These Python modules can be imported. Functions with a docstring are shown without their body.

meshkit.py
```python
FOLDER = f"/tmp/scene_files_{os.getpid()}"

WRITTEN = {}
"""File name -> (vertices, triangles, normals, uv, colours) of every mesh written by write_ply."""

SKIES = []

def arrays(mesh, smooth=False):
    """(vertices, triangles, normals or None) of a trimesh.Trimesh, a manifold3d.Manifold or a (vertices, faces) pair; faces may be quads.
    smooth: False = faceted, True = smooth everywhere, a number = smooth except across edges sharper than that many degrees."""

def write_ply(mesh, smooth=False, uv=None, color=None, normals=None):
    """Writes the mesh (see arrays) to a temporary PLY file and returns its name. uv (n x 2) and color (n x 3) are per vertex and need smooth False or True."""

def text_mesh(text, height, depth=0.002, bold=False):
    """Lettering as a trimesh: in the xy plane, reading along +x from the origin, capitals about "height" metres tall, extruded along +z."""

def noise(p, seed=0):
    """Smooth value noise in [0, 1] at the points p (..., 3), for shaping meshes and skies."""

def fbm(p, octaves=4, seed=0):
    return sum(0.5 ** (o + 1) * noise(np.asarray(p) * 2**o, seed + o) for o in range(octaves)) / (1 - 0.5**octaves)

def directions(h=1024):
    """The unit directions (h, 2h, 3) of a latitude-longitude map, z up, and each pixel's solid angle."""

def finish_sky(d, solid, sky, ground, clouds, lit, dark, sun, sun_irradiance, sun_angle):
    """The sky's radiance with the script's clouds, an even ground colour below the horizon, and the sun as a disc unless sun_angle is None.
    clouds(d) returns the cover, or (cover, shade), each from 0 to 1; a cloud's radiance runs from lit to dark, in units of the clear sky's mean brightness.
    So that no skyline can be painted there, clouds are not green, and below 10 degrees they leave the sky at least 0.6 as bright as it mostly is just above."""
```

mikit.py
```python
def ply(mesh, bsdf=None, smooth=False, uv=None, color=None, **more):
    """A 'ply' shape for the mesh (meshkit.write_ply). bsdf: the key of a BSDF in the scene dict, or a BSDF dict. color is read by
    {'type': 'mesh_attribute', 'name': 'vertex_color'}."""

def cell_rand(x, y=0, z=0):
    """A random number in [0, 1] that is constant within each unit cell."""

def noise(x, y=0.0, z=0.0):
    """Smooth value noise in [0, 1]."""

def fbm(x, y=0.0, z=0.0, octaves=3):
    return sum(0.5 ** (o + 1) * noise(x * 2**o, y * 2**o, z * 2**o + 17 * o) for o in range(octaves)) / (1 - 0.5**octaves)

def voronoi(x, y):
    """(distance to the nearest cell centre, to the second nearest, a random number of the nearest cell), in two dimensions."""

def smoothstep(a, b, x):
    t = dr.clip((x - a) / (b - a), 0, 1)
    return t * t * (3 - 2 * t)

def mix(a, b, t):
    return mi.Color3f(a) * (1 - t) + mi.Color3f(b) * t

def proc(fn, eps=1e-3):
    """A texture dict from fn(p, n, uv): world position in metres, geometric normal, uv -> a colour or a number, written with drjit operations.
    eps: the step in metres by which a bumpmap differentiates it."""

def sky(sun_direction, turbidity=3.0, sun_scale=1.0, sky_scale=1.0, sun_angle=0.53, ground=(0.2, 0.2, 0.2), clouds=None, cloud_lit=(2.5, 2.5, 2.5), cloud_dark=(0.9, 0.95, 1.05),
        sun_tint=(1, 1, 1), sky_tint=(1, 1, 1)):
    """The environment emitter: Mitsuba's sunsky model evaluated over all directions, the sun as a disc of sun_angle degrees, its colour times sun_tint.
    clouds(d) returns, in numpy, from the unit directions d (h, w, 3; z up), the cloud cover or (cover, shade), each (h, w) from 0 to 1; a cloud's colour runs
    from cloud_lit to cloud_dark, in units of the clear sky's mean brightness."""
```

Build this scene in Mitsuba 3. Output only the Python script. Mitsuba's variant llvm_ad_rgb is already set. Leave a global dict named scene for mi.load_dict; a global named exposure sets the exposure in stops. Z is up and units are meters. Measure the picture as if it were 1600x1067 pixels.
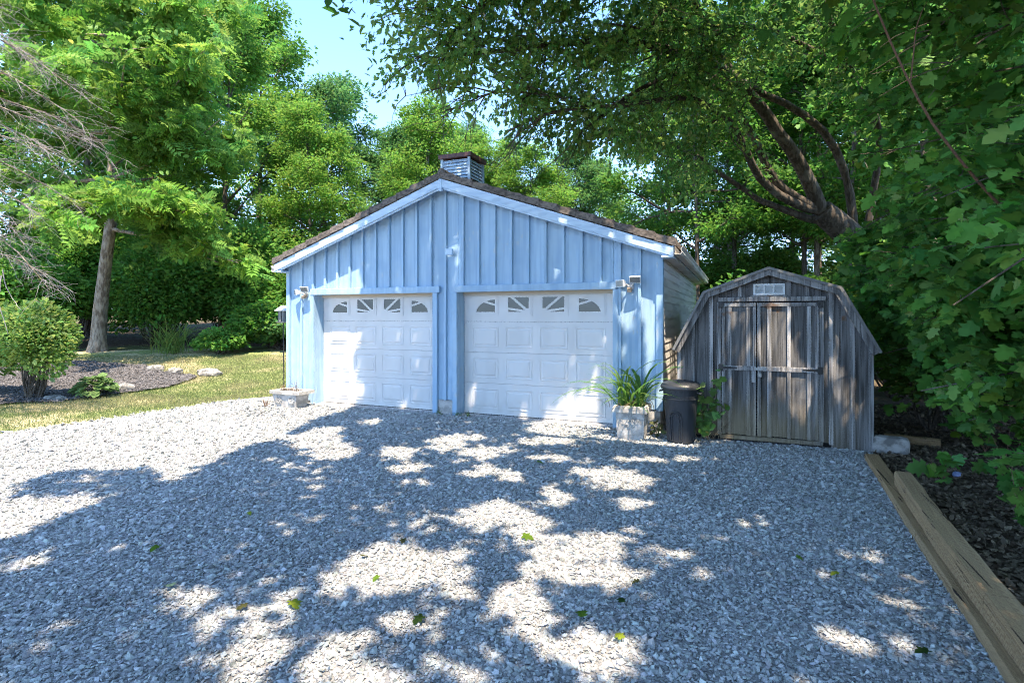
import math, numpy as np, trimesh, drjit as dr, mitsuba as mi, mikit, meshkit
from scipy.spatial import Delaunay
from shapely.geometry import Polygon, Point, LineString, box as sbox
from shapely import contains_xy
from shapely.ops import unary_union
from mikit import proc, noise, fbm, voronoi, cell_rand, smoothstep, mix

T = mi.ScalarTransform4f
R = np.random.default_rng
exposure = 3.2

# The site frame: x along the garage front, y into the garage, z up, origin at the left edge of the right garage door.
CAM = np.array([4.42, -8.47, 1.68])
FWD, RGT = np.array([-.3843, .9232, 0]), np.array([.9232, .3843, 0])
SUN = np.array([.6, -1.0, 2.6])


def loc(X, Z, z=0.0):
    """survey point: X metres right of the camera station, Z metres ahead of it, z above the slab"""
    q = CAM + RGT * X + FWD * Z
    return np.array([q[0], q[1], z])


scene, labels = {'type': 'scene'}, {}
scene['camera'] = {
    'type': 'perspective', 'fov': 86.86, 'fov_axis': 'x', 'near_clip': 0.05, 'far_clip': 1000.0,
    'principal_point_offset_y': 0.0361,
    'to_world': T().look_at(origin=CAM.tolist(), target=(CAM + FWD).tolist(), up=[0, 0, 1])}
scene['sky'] = mikit.sky(SUN.tolist(), turbidity=3, sky_scale=1.75, sky_tint=(.945, .985, 1.03))

# ------------------------------------------------------------------ helpers
used = {}


def numbered(name):
    k = used.get(name, 0)
    used[name] = k + 1
    return name if k == 0 else f'{name}_{k:03d}'


def tag(key, label, cat, group=None, kind=None):
    d = {'label': label, 'category': cat}
    if group:
        d['group'] = group
    if kind:
        d['kind'] = kind
    labels[key] = d
    return key


def thing(name, label, cat, group=None):
    return tag(numbered(name), label, cat, group)


def part(parent, name, mesh, bsdf, smooth=False, uv=None, color=None, label=None, tw=None):
    key = numbered(f'{parent}__{name}' if parent else name)
    scene[key] = mikit.ply(mesh, bsdf, smooth=smooth, uv=uv, color=color)
    if tw is not None:
        scene[key]['to_world'] = tw
    if label:
        labels[key] = {'label': label}
    if parent and name in ('crown', 'upper_crown', 'high_crown', 'inner_leaves', 'foliage', 'dead_twigs', 'twigs'):
        labels.setdefault(key, {})['kind'] = 'stuff'
    return key


def cat(ms):
    ms = [m if isinstance(m, tuple) else (np.array(m.vertices), np.array(m.faces)) for m in ms]
    off = np.cumsum([0] + [len(m[0]) for m in ms[:-1]])
    return np.vstack([m[0] for m in ms]), np.vstack([m[1] + o for m, o in zip(ms, off)])


def box(x0, x1, y0, y1, z0, z1, b=0.0):
    if b <= 0:
        m = trimesh.creation.box(bounds=[[x0, y0, z0], [x1, y1, z1]])
        return np.array(m.vertices), np.array(m.faces)
    pts = []
    for x in (0, 1):
        for y in (0, 1):
            for z in (0, 1):
                c = np.array([(x0, x1)[x], (y0, y1)[y], (z0, z1)[z]])
                s = np.array([1 - 2 * x, 1 - 2 * y, 1 - 2 * z]) * b
                for k in range(3):
                    m = s.copy()
                    m[k] = 0
                    pts.append(c + m)
    h = trimesh.convex.convex_hull(np.array(pts))
    return np.array(h.vertices), np.array(h.faces)


def hull(pts):
    h = trimesh.convex.convex_hull(np.asarray(pts, float))
    return np.array(h.vertices), np.array(h.faces)


def prism(poly, y0, y1):
    """a polygon in the x-z plane, given depth from y0 to y1"""
    p = poly if hasattr(poly, 'geom_type') else Polygon(poly)
    out = []
    for g in getattr(p, 'geoms', [p]):
        m = trimesh.creation.extrude_polygon(g, y1 - y0, engine='earcut')
        v = np.array(m.vertices)
        out.append((np.stack([v[:, 0], y0 + v[:, 2], v[:, 1]], 1), np.array(m.faces)[:, ::-1]))
    return cat(out)


def board(p0, p1, w, y0, y1, below=True):
    """a raking board in the x-z plane from p0 to p1 (its upper edge), w deep, plumb cut ends"""
    (a, b), (c, d) = p0, p1
    return prism([(a, b), (c, d), (c, d - w), (a, b - w)], y0, y1)


def tube(P, rad, sides=7, cap=True):
    P = np.asarray(P, float)
    rad = np.broadcast_to(np.asarray(rad, float), (len(P),))
    t = np.gradient(P, axis=0)
    t /= np.linalg.norm(t, axis=1, keepdims=True) + 1e-12
    ref = np.where(np.abs(t[:, 2:]) < .9, [[0, 0, 1.]], [[1., 0, 0]])
    a = np.cross(t, ref)
    a /= np.linalg.norm(a, axis=1, keepdims=True) + 1e-12
    b = np.cross(t, a)
    an = np.arange(sides) * 2 * np.pi / sides
    v = P[:, None] + rad[:, None, None] * (np.cos(an)[None, :, None] * a[:, None] + np.sin(an)[None, :, None] * b[:, None])
    i, j = np.meshgrid(np.arange(len(P) - 1), np.arange(sides), indexing='ij')
    j2 = (j + 1) % sides
    q = np.stack([i * sides + j, i * sides + j2, (i + 1) * sides + j2, (i + 1) * sides + j], -1).reshape(-1, 4)
    f = np.vstack([q[:, [0, 1, 2]], q[:, [0, 2, 3]]])
    v = v.reshape(-1, 3)
    if cap:
        n = len(v)
        v = np.vstack([v, P[:1], P[-1:]])
        k = np.arange(sides)
        l = (len(P) - 1) * sides
        f = np.vstack([f, np.stack([(k + 1) % sides, k, k * 0 + n], 1), np.stack([l + k, l + (k + 1) % sides, k * 0 + n + 1], 1)])
    return v, f[:, ::-1]


def spline(P, n):
    P = np.asarray(P, float)
    d = np.concatenate([[0], np.cumsum(np.linalg.norm(np.diff(P, axis=0), axis=1))])
    from scipy.interpolate import PchipInterpolator
    return PchipInterpolator(d, P)(np.linspace(0, d[-1], n))


def lathe(profile, n=32, sq=0.0):
    """profile [(r, z)], turned about z; sq squares the section"""
    p = np.array(profile, float)
    an = np.arange(n) * 2 * np.pi / n
    k = 1 / np.maximum(np.abs(np.cos(an)), np.abs(np.sin(an)))
    k = 1 + sq * (k - 1)
    v = np.stack([p[:, :1] * np.cos(an) * k, p[:, :1] * np.sin(an) * k, np.repeat(p[:, 1:], n, 1)], -1).reshape(-1, 3)
    i, j = np.meshgrid(np.arange(len(p) - 1), np.arange(n), indexing='ij')
    j2 = (j + 1) % n
    q = np.stack([i * n + j, i * n + j2, (i + 1) * n + j2, (i + 1) * n + j], -1).reshape(-1, 4)
    return v, np.vstack([q[:, [0, 1, 2]], q[:, [0, 2, 3]]])


def move(m, d):
    return np.asarray(m[0]) + np.asarray(d, float), m[1]


def turn(m, ang, c=(0, 0, 0), axis=2):
    a, b = [(1, 2), (2, 0), (0, 1)][axis]
    v = np.array(m[0]) - c
    x, y = v[:, a].copy(), v[:, b].copy()
    v[:, a], v[:, b] = x * math.cos(ang) - y * math.sin(ang), x * math.sin(ang) + y * math.cos(ang)
    return v + c, m[1]


# ------------------------------------------------------------------ materials
def rgb(*c):
    return {'type': 'rgb', 'value': list(c)}


def mat(name, color, rough=.6, spec=.3, two=True, bump=None, scale=.002, **more):
    c = rgb(*color) if isinstance(color, (tuple, list)) else proc(color)
    d = {'type': 'principled', 'base_color': c, 'roughness': rough, 'specular': spec, **more}
    if bump is not None:
        d = {'type': 'bumpmap', 'arbitrary': proc(bump, 2e-3), 'scale': scale, 'bsdf': d}
    scene[name] = {'type': 'twosided', 'bsdf': d} if two else d


def vmat(name, rough=.7, spec=.2):
    scene[name] = {'type': 'twosided', 'bsdf': {'type': 'principled', 'base_color': {'type': 'mesh_attribute', 'name': 'vertex_color'}, 'roughness': rough, 'specular': spec}}


def f_blue(p, n, uv):
    st = fbm(p.x * 22 + uv.x * 40, p.y * 22, p.z * .9, 3)
    sm = fbm(p.x * 2.2, p.y * 2.2, p.z * 2.2 + uv.x * 9, 3)
    c = mix((.30, .45, .60), (.385, .54, .67), smoothstep(.3, .7, st))
    c = mix(c, (.24, .39, .55), smoothstep(.5, .75, sm) * .45)
    chip = smoothstep(.74, .78, noise(p.x * 30, p.y * 30, p.z * 9)) * smoothstep(.55, .7, noise(p.x * 2, p.y * 2, p.z * 2.0))
    c = mix(c, (.46, .52, .56), chip * .7)
    return c * (.86 + .13 * uv.x)


def f_trim(p, n, uv):
    st = fbm(p.x * 3, p.y * 30, p.z * 20, 3)
    c = mix((.42, .56, .72), (.52, .66, .79), smoothstep(.3, .7, st))
    return mix(c, (.36, .48, .62), smoothstep(.62, .72, noise(p.x * 5, p.y * 5, p.z * 14)) * .6)


def f_door(p, n, uv):
    d = fbm(p.x * 4, p.y * 4, p.z * 1.5, 3)
    low = smoothstep(.35, .0, p.z) * smoothstep(.35, .7, fbm(p.x * 9, 3.0, p.z * 7, 3))
    c = mix((.625, .62, .605), (.57, .565, .55), smoothstep(.4, .75, d))
    return mix(c, (.50, .47, .42), low * .45)


def f_roof(p, n, uv):
    d = fbm(p.x * 30, p.y * 30, p.z * 30, 3)
    c = mix((.085, .075, .068), (.185, .158, .138), smoothstep(.3, .7, d))
    lich = smoothstep(.62, .72, fbm(p.x * 7, p.y * 7, p.z * 7, 3))
    return mix(c, (.19, .165, .13), lich * .5) * (.8 + .4 * uv.x)


def f_siding(p, n, uv):
    d = fbm(p.x * 3, p.y * 1.5, p.z * 12, 3)
    return mix((.62, .59, .55), (.50, .475, .44), smoothstep(.4, .7, d))


def f_wood(p, n, uv):
    w = uv.x * 37
    g = fbm(p.x * 70 + w, p.y * 70, p.z * 2.2 + w, 4)
    b = fbm(p.x * 9 + w, p.y * 9, p.z * 1.3, 3)
    c = mix((.075, .074, .074), (.32, .315, .31), smoothstep(.28, .72, g * .55 + b * .45))
    c = c * (.48 + .9 * uv.y)
    line = smoothstep(.30, .24, fbm(p.x * 110 + w, p.y * 60, p.z * .8, 2))
    c = mix(c, (.035, .032, .03), line * .7)
    low = smoothstep(.75, .12, p.z + .5 * (b - .5)) * smoothstep(6.2, 4.6, p.x + .8 * (b - .5))
    c = mix(c, mix((.16, .12, .07), (.33, .27, .17), g), low * .75)
    rust = smoothstep(.72, .8, fbm(p.x * 6 + 3, p.y * 6, p.z * 6, 3)) * smoothstep(1.1, 1.5, p.z)
    return mix(c, (.16, .085, .045), rust * .7)


def f_timber(p, n, uv):
    g = fbm(p.x * 55 + uv.x * 20, p.y * 2.2, p.z * 55, 4)
    b = fbm(p.x * 6, p.y * 2.5 + uv.x * 9, p.z * 6, 3)
    c = mix((.18, .115, .06), (.42, .28, .145), smoothstep(.28, .72, .5 * g + .5 * b))
    c = mix(c, (.24, .19, .135), smoothstep(.45, .7, b) * .4)
    crack = smoothstep(.27, .22, fbm(p.x * 80, p.y * 1.1, p.z * 80 + 5, 2))
    return mix(c, (.03, .022, .016), crack)


def f_conc(p, n, uv):
    d = fbm(p.x * 12, p.y * 12, p.z * 12, 4)
    s = fbm(p.x * 60, p.y * 60, p.z * 60, 2)
    c = mix((.30, .29, .27), (.50, .485, .455), smoothstep(.3, .7, d))
    return c * (.82 + .3 * s)


def f_gravel(p, n, uv):
    a, b, w = voronoi(p.x * 38, p.y * 38)
    d = fbm(p.x * 1.1, p.y * 1.1, 0.0, 3)
    c = mix((.20, .20, .20), (.40, .40, .40), w)
    c = c * (.45 + .55 * smoothstep(.0, .22, b - a))
    return c * (.85 + .3 * d)


def f_soil(p, n, uv):
    a, b, w = voronoi(p.x * 16, p.y * 16)
    d = fbm(p.x * 1.4, p.y * 1.4, 0.0, 4)
    c = mix((.035, .028, .02), (.115, .09, .062), w * .6 + .4 * d)
    gr = smoothstep(.55, .68, fbm(p.x * .5, p.y * .5, 4.0, 3))
    c = c * (.6 + .4 * smoothstep(0., .2, b - a))
    return mix(c, (.05, .075, .025), gr * .6)


def f_mulch(p, n, uv):
    a, b, w = voronoi(p.x * 30, p.y * 44)
    c = mix((.06, .055, .057), (.15, .14, .14), w)
    return c * (.6 + .4 * smoothstep(0., .2, b - a)) * (.8 + .4 * fbm(p.x, p.y, 0., 3))


def f_lawn(p, n, uv):
    d = fbm(p.x * .9, p.y * .9, 0., 4)
    e = fbm(p.x * 14, p.y * 14, 0., 3)
    c = mix((.13, .155, .06), (.29, .255, .15), smoothstep(.35, .68, d))
    return c * (.65 + .7 * e)


def f_bark(p, n, uv):
    g = fbm(p.x * 16, p.y * 16, p.z * 4, 4)
    r = smoothstep(.42, .58, fbm(p.x * 32, p.y * 32, p.z * 6, 2))
    c = mix((.045, .036, .028), (.15, .125, .10), .5 * g + .5 * r)
    return mix(c, (.20, .19, .165), smoothstep(.58, .7, fbm(p.x * 3, p.y * 3, p.z * 3, 3)) * .6)


def f_bark_pale(p, n, uv):
    g = fbm(p.x * 20, p.y * 20, p.z * 5, 4)
    return mix((.15, .115, .085), (.36, .30, .24), smoothstep(.3, .7, g))


def f_stone(p, n, uv):
    g = fbm(p.x * 14, p.y * 14, p.z * 14, 4)
    return mix((.14, .135, .125), (.36, .345, .32), smoothstep(.3, .7, g))


def b_grain(p, n, uv):
    return fbm(p.x * 60 + uv.x * 31, p.y * 60, p.z * 2.5, 3)


def b_bark(p, n, uv):
    return fbm(p.x * 22, p.y * 22, p.z * 5, 3)


def b_fine(p, n, uv):
    return fbm(p.x * 60, p.y * 60, p.z * 60, 3)


mat('blue_paint', f_blue, .55, .35, bump=b_grain, scale=.0012)
mat('trim_paint', f_trim, .5, .35)
mat('door_paint', f_door, .42, .4)
mat('roof_tile', f_roof, .85, .2, bump=b_fine, scale=.003)
mat('siding_vinyl', f_siding, .5, .35)
mat('shed_wood', f_wood, .85, .15, bump=b_grain, scale=.003)
mat('timber_wood', f_timber, .85, .15, bump=b_fine, scale=.004)
mat('concrete', f_conc, .9, .2, bump=b_fine, scale=.003)
mat('gravel_bed', f_gravel, .95, .1)
mat('soil', f_soil, .95, .1)
mat('mulch', f_mulch, .95, .1)
mat('lawn_grass', f_lawn, .95, .1)
mat('bark', f_bark, .9, .15, bump=b_bark, scale=.02)
mat('bark_pale', f_bark_pale, .9, .15, bump=b_bark, scale=.012)
mat('twig_grey', (.27, .25, .245), .9, .1)
mat('twig_brown', (.16, .09, .06), .8, .2)
mat('rock', f_stone, .9, .2, bump=b_fine, scale=.006)
mat('black_plastic', (.028, .031, .036), .42, .5)
mat('black_metal', (.02, .02, .02), .5, .5)
mat('drip_metal', (.16, .16, .155), .5, .4)
mat('white_metal', (.62, .64, .64), .4, .5)
mat('grey_metal', (.30, .31, .31), .35, .5, metallic=.5)
mat('dark_void', (.02, .02, .02), .9, .1)
mat('maroon_cap', (.125, .058, .05), .5, .4)
mat('tan_plastic', (.40, .27, .17), .5, .4)
mat('cream_trim', (.55, .50, .42), .6, .3)
mat('pane_glass', (.045, .05, .05), .06, .6)
mat('lamp_glass', (.16, .17, .17), .1, .6)
mat('blue_wrapper', (.22, .28, .52), .3, .5)
vmat('stone_chips', .9, .12)
vmat('dry_litter', .85, .15)
scene['leaf'] = {'type': 'principledthin', 'base_color': {'type': 'mesh_attribute', 'name': 'vertex_color'}, 'roughness': .5, 'diff_trans': 1.1, 'eta': 1.35}

# ------------------------------------------------------------------ shade of the canopy over the drive
# sun flecks on the ground (X, Z, half widths) and their outlines on the garage and shed fronts, as surveyed
FLECKS = np.array("""-1.19 -2.12 0.22 -0.10 0.09 0.25
-0.20 -3.11 0.26 -0.17 0.11 0.41
-0.95 -1.27 0.17 -0.10 0.07 0.25
0.57 -2.79 0.24 -0.12 0.10 0.29
1.01 -3.29 0.16 -0.10 0.07 0.24
0.80 -2.17 0.19 -0.17 0.08 0.41
0.91 -1.80 0.30 -0.09 0.12 0.22
1.45 -2.42 0.24 -0.10 0.10 0.24
1.87 -3.15 0.23 -0.09 0.10 0.23
2.22 -3.26 0.09 -0.09 0.04 0.21
2.02 -0.58 0.54 -0.22 0.22 0.53
2.07 -1.48 0.40 -0.09 0.17 0.21
3.24 -0.83 0.33 -0.12 0.14 0.29
2.25 -2.29 0.17 -0.07 0.07 0.17
3.32 -1.97 0.31 -0.07 0.13 0.16
3.32 -2.85 0.29 -0.14 0.12 0.33
2.70 -3.43 0.09 -0.06 0.04 0.15
2.92 -3.70 0.17 -0.05 0.07 0.13
3.56 -3.51 0.13 -0.08 0.05 0.19
2.46 -4.18 0.27 -0.12 0.11 0.29
2.87 -4.38 0.15 -0.09 0.06 0.22
2.12 -4.76 0.10 -0.04 0.04 0.10
1.43 -4.47 0.08 -0.04 0.04 0.09
3.48 -4.46 0.18 -0.07 0.07 0.17
3.94 -4.44 0.09 -0.07 0.04 0.16
4.17 -4.54 0.07 -0.04 0.03 0.09
2.17 -5.46 0.31 -0.15 0.13 0.36
2.58 -5.20 0.14 -0.11 0.06 0.27
2.78 -5.49 0.08 -0.05 0.03 0.12
2.67 -5.95 0.08 -0.05 0.03 0.12
3.29 -4.95 0.21 -0.09 0.09 0.21
3.64 -4.96 0.19 -0.07 0.08 0.16
3.19 -5.43 0.16 -0.07 0.07 0.17
3.48 -5.67 0.12 -0.06 0.05 0.14
3.75 -5.78 0.24 -0.07 0.10 0.16
4.00 -5.09 0.11 -0.03 0.05 0.08
2.65 -6.28 0.18 -0.08 0.07 0.19
3.26 -6.17 0.10 -0.02 0.04 0.05
2.93 -6.31 0.08 -0.04 0.03 0.09
1.74 -6.27 0.10 -0.05 0.04 0.11
2.01 -6.35 0.05 -0.04 0.02 0.11
2.25 -6.50 0.13 -0.06 0.05 0.16
1.92 -6.65 0.06 -0.02 0.02 0.05
1.38 -6.28 0.08 -0.02 0.03 0.04
0.27 -5.92 0.07 -0.03 0.03 0.06
-0.14 -6.33 0.15 -0.03 0.06 0.07
1.91 -6.06 0.08 -0.03 0.03 0.08
0.58 -4.31 0.07 -0.03 0.03 0.07
-1.00 -2.59 0.33 -0.21 0.14 0.51
-0.35 -3.03 0.27 -0.15 0.11 0.37
5.18 -3.96 0.05 -0.02 0.02 0.06
4.94 -4.39 0.07 -0.02 0.03 0.05
5.25 -4.68 0.06 -0.02 0.03 0.06
4.99 -5.16 0.09 -0.03 0.04 0.06
5.47 -2.94 0.05 -0.02 0.02 0.06
5.47 -4.29 0.04 -0.02 0.02 0.05
3.69 -0.89 0.32 -0.11 0.13 0.28
3.35 -0.23 0.18 -0.10 0.07 0.25
4.24 -0.66 0.19 -0.07 0.08 0.17
3.84 -1.75 0.14 -0.07 0.06 0.16
4.15 -2.31 0.09 -0.05 0.04 0.11
1.60 -2.14 0.15 -0.06 0.06 0.16
1.43 -3.69 0.11 -0.04 0.05 0.10
4.56 -3.37 0.08 -0.03 0.03 0.07
4.27 -4.01 0.07 -0.03 0.03 0.07
3.69 -4.04 0.07 -0.03 0.03 0.07
2.82 -2.73 0.10 -0.05 0.04 0.11
1.99 0.73 0.14 -0.03 0 0.05
2.40 0.67 0.13 -0.03 0 0.05
2.46 0.55 0.19 -0.05 0 0.08
2.63 0.64 0.07 -0.04 0 0.06
1.93 0.08 0.21 -0.13 0 0.21
2.21 -0.01 0.15 -0.10 0 0.17
2.07 -0.13 0.25 -0.04 0 0.07
1.90 -0.10 0.15 -0.06 0 0.10
-0.72 0.85 0.07 -0.07 0 0.11
-0.58 0.62 0.07 -0.07 0 0.11
-0.40 0.53 0.06 -0.03 0 0.05
2.97 0.26 0.11 -0.07 0 0.11
2.69 0.41 0.09 -0.05 0 0.08
2.43 0.33 0.10 -0.05 0 0.08
0.05 0.15 0.10 -0.04 0 0.07
1.32 0.78 0.04 -0.02 0 0.04
1.17 0.75 0.04 -0.02 0 0.03
3.14 0 0.07 -0.05 0 0.08
1.57 -0.09 0.06 -0.03 0 0.05
2.81 0.52 0.07 -0.04 0 0.06
4.94 -0.21 0.22 -0.06 0 0.11
5.41 -0.13 0.15 -0.08 0 0.12
5.65 -0.25 0.09 -0.04 0 0.09
4.56 -0.35 0.12 -0.04 0 0.08
4.54 0.08 0.08 -0.09 0 0.15
5.02 0.21 0.09 -0.08 0 0.12
4.19 0.08 0.08 -0.06 0 0.11
5.24 0.02 0.09 -0.04 0 0.09
5.15 -0.36 0.14 -0.03 0 0.06
5.65 -0.13 0.06 -0.04 0 0.06
3.92 0.18 0.06 -0.06 0 0.09
4.30 0.28 0.09 -0.01 0 0.03
4.82 -0.01 0.06 -0.06 0 0.09""".split(), float).reshape(-1, 6)
FLECKS = np.vstack([FLECKS, [3.05, .85, .24, -.02, .0, .38]])
FLECKS = np.vstack([FLECKS, [2.97, -.68, .26, -.06, 0, .16]])
F_M = FLECKS[:, 2:].reshape(-1, 2, 2)
F_INV = np.linalg.inv(F_M * (1 + .055 / np.linalg.norm(F_M, axis=1, keepdims=True)))


def shadow_of(P):
    """where the sun throws the point P on the level of the slab"""
    P = np.asarray(P)
    return P[..., :2] - P[..., 2:3] * (SUN[:2] / SUN[2])


def lit(P, grow=1.0):
    """true where a leaf at P would stand in the way of one of the surveyed sun flecks or of the sunlit left side"""
    s = shadow_of(P)
    q = np.column_stack([s * 3.2, s[:, :1] * 0])
    s = s + .26 * (np.column_stack([meshkit.fbm(q, 3, 31), meshkit.fbm(q, 3, 57)]) - .5)
    out = np.zeros(len(s), bool)
    for f, m in zip(FLECKS, F_INV):
        d = (s - f[:2]) @ m.T
        out |= (d * d).sum(1) < grow
    edge = np.interp(s[:, 1], [-9, -6.3, -4.9, -3, -1.5, 0, .74, 3], [-.3, -.47, -.92, -1.39, -1.9, -2.15, -2.5, -2.65])
    wob = .35 * (meshkit.fbm(np.stack([s[:, 1] * 1.1, s[:, 1] * 0, s[:, 1] * 0], 1), 3, 4) - .5)
    lump = (((s - [-1.68, -5.0]) / [.62, .42]) ** 2).sum(1) < 1
    return (out | (s[:, 0] < edge + wob)) & ~lump


# ------------------------------------------------------------------ terrain
def sm(a, b, x):
    t = np.clip((x - a) / (b - a), 0, 1)
    return t * t * (3 - 2 * t)


def H(x, y):
    x, y = np.asarray(x, float), np.asarray(y, float)
    Z = (x - CAM[0]) * FWD[0] + (y - CAM[1]) * FWD[1]
    w = np.maximum(np.maximum(sm(-3.8, -6.5, x), sm(6.4, 10, x)), sm(7.5, 12, y))
    p = np.stack([x, y, x * 0], -1)
    n = meshkit.fbm(p * .55, 3, 1) - .5
    return w * (.62 * sm(12.5, 19, Z) + .035 * np.clip(Z - 19, 0, 60) + .10 * n) + .018 * (meshkit.fbm(p * 1.3, 2, 7) - .5) - .012


L2 = lambda *a: [tuple(loc(*q)[:2]) for q in a]
gravel_poly = Polygon(L2((-14, -9), (-9.6, 3.6), (-8.3, 6.2), (-7.42, 7.75), (-6.95, 8.5), (-6.66, 9.1), (-6.2, 10.1), (-5.85, 10.95), (-5.11, 11.6)) +
                      [(-4.0, .5), (3.35, .5), (3.45, .25), (5.95, -.2), (6.0, -.5), (5.90, -.9), (5.76, -3.1), (5.69, -5.3), (5.45, -13)])
bed_poly = Polygon(L2((-8.94, 10.84), (-9.74, 10.29), (-12.5, 9.4), (-17, 12), (-15.5, 15.6), (-13, 16.2), (-11.6, 15.9), (-10.4, 15.4), (-9.36, 14.7), (-8.5, 14.5), (-8.2, 13.9), (-8.36, 12.6), (-8.6, 11.83)))
lawn_poly = Polygon(L2((-14.5, -9), (-9.9, 3.5), (-8.45, 6.2), (-7.5, 7.75), (-6.7, 9.2), (-5.9, 11.1), (-5.1, 11.8)) + [(-3.9, .4), (-3.86, 9)] + L2((-8, 20), (-12, 18.3), (-24, 16), (-30, 4)))


def sheet(poly, off, res, bump=0.0, seed=0):
    x0, y0, x1, y1 = poly.bounds
    g = np.stack(np.meshgrid(np.arange(x0, x1, res), np.arange(y0, y1, res)), -1).reshape(-1, 2)
    g = g + R(seed).uniform(-.25, .25, g.shape) * res
    g = g[contains_xy(poly.buffer(-res * .4), g[:, 0], g[:, 1])]
    ring = poly.exterior
    e = np.array([ring.interpolate(d).coords[0] for d in np.arange(0, ring.length, res * .7)])
    pts = np.vstack([e, g])
    t = Delaunay(pts).simplices
    c = pts[t].mean(1)
    t = t[contains_xy(poly, c[:, 0], c[:, 1])]
    a, b, d = pts[t[:, 0]], pts[t[:, 1]], pts[t[:, 2]]
    cr = (b - a)[:, 0] * (d - a)[:, 1] - (b - a)[:, 1] * (d - a)[:, 0]
    t[cr < 0] = t[cr < 0][:, ::-1]
    z = H(pts[:, 0], pts[:, 1]) + off
    if bump:
        z = z + bump * (meshkit.fbm(np.stack([pts[:, 0] * 5, pts[:, 1] * 5, pts[:, 0] * 0], 1), 3, seed) - .5)
    return np.column_stack([pts, z]), t


def wavy(poly, amp, seed):
    """a hand-cut edge: the outline moved a little in and out"""
    ring = poly.exterior
    r = R(seed)
    e = np.array([ring.interpolate(d).coords[0] for d in np.arange(0, ring.length, .22)])
    return Polygon(e + r.normal(0, amp, e.shape)).buffer(0)


gravel_poly, bed_poly = wavy(gravel_poly, .025, 2), wavy(bed_poly, .05, 3)
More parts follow.
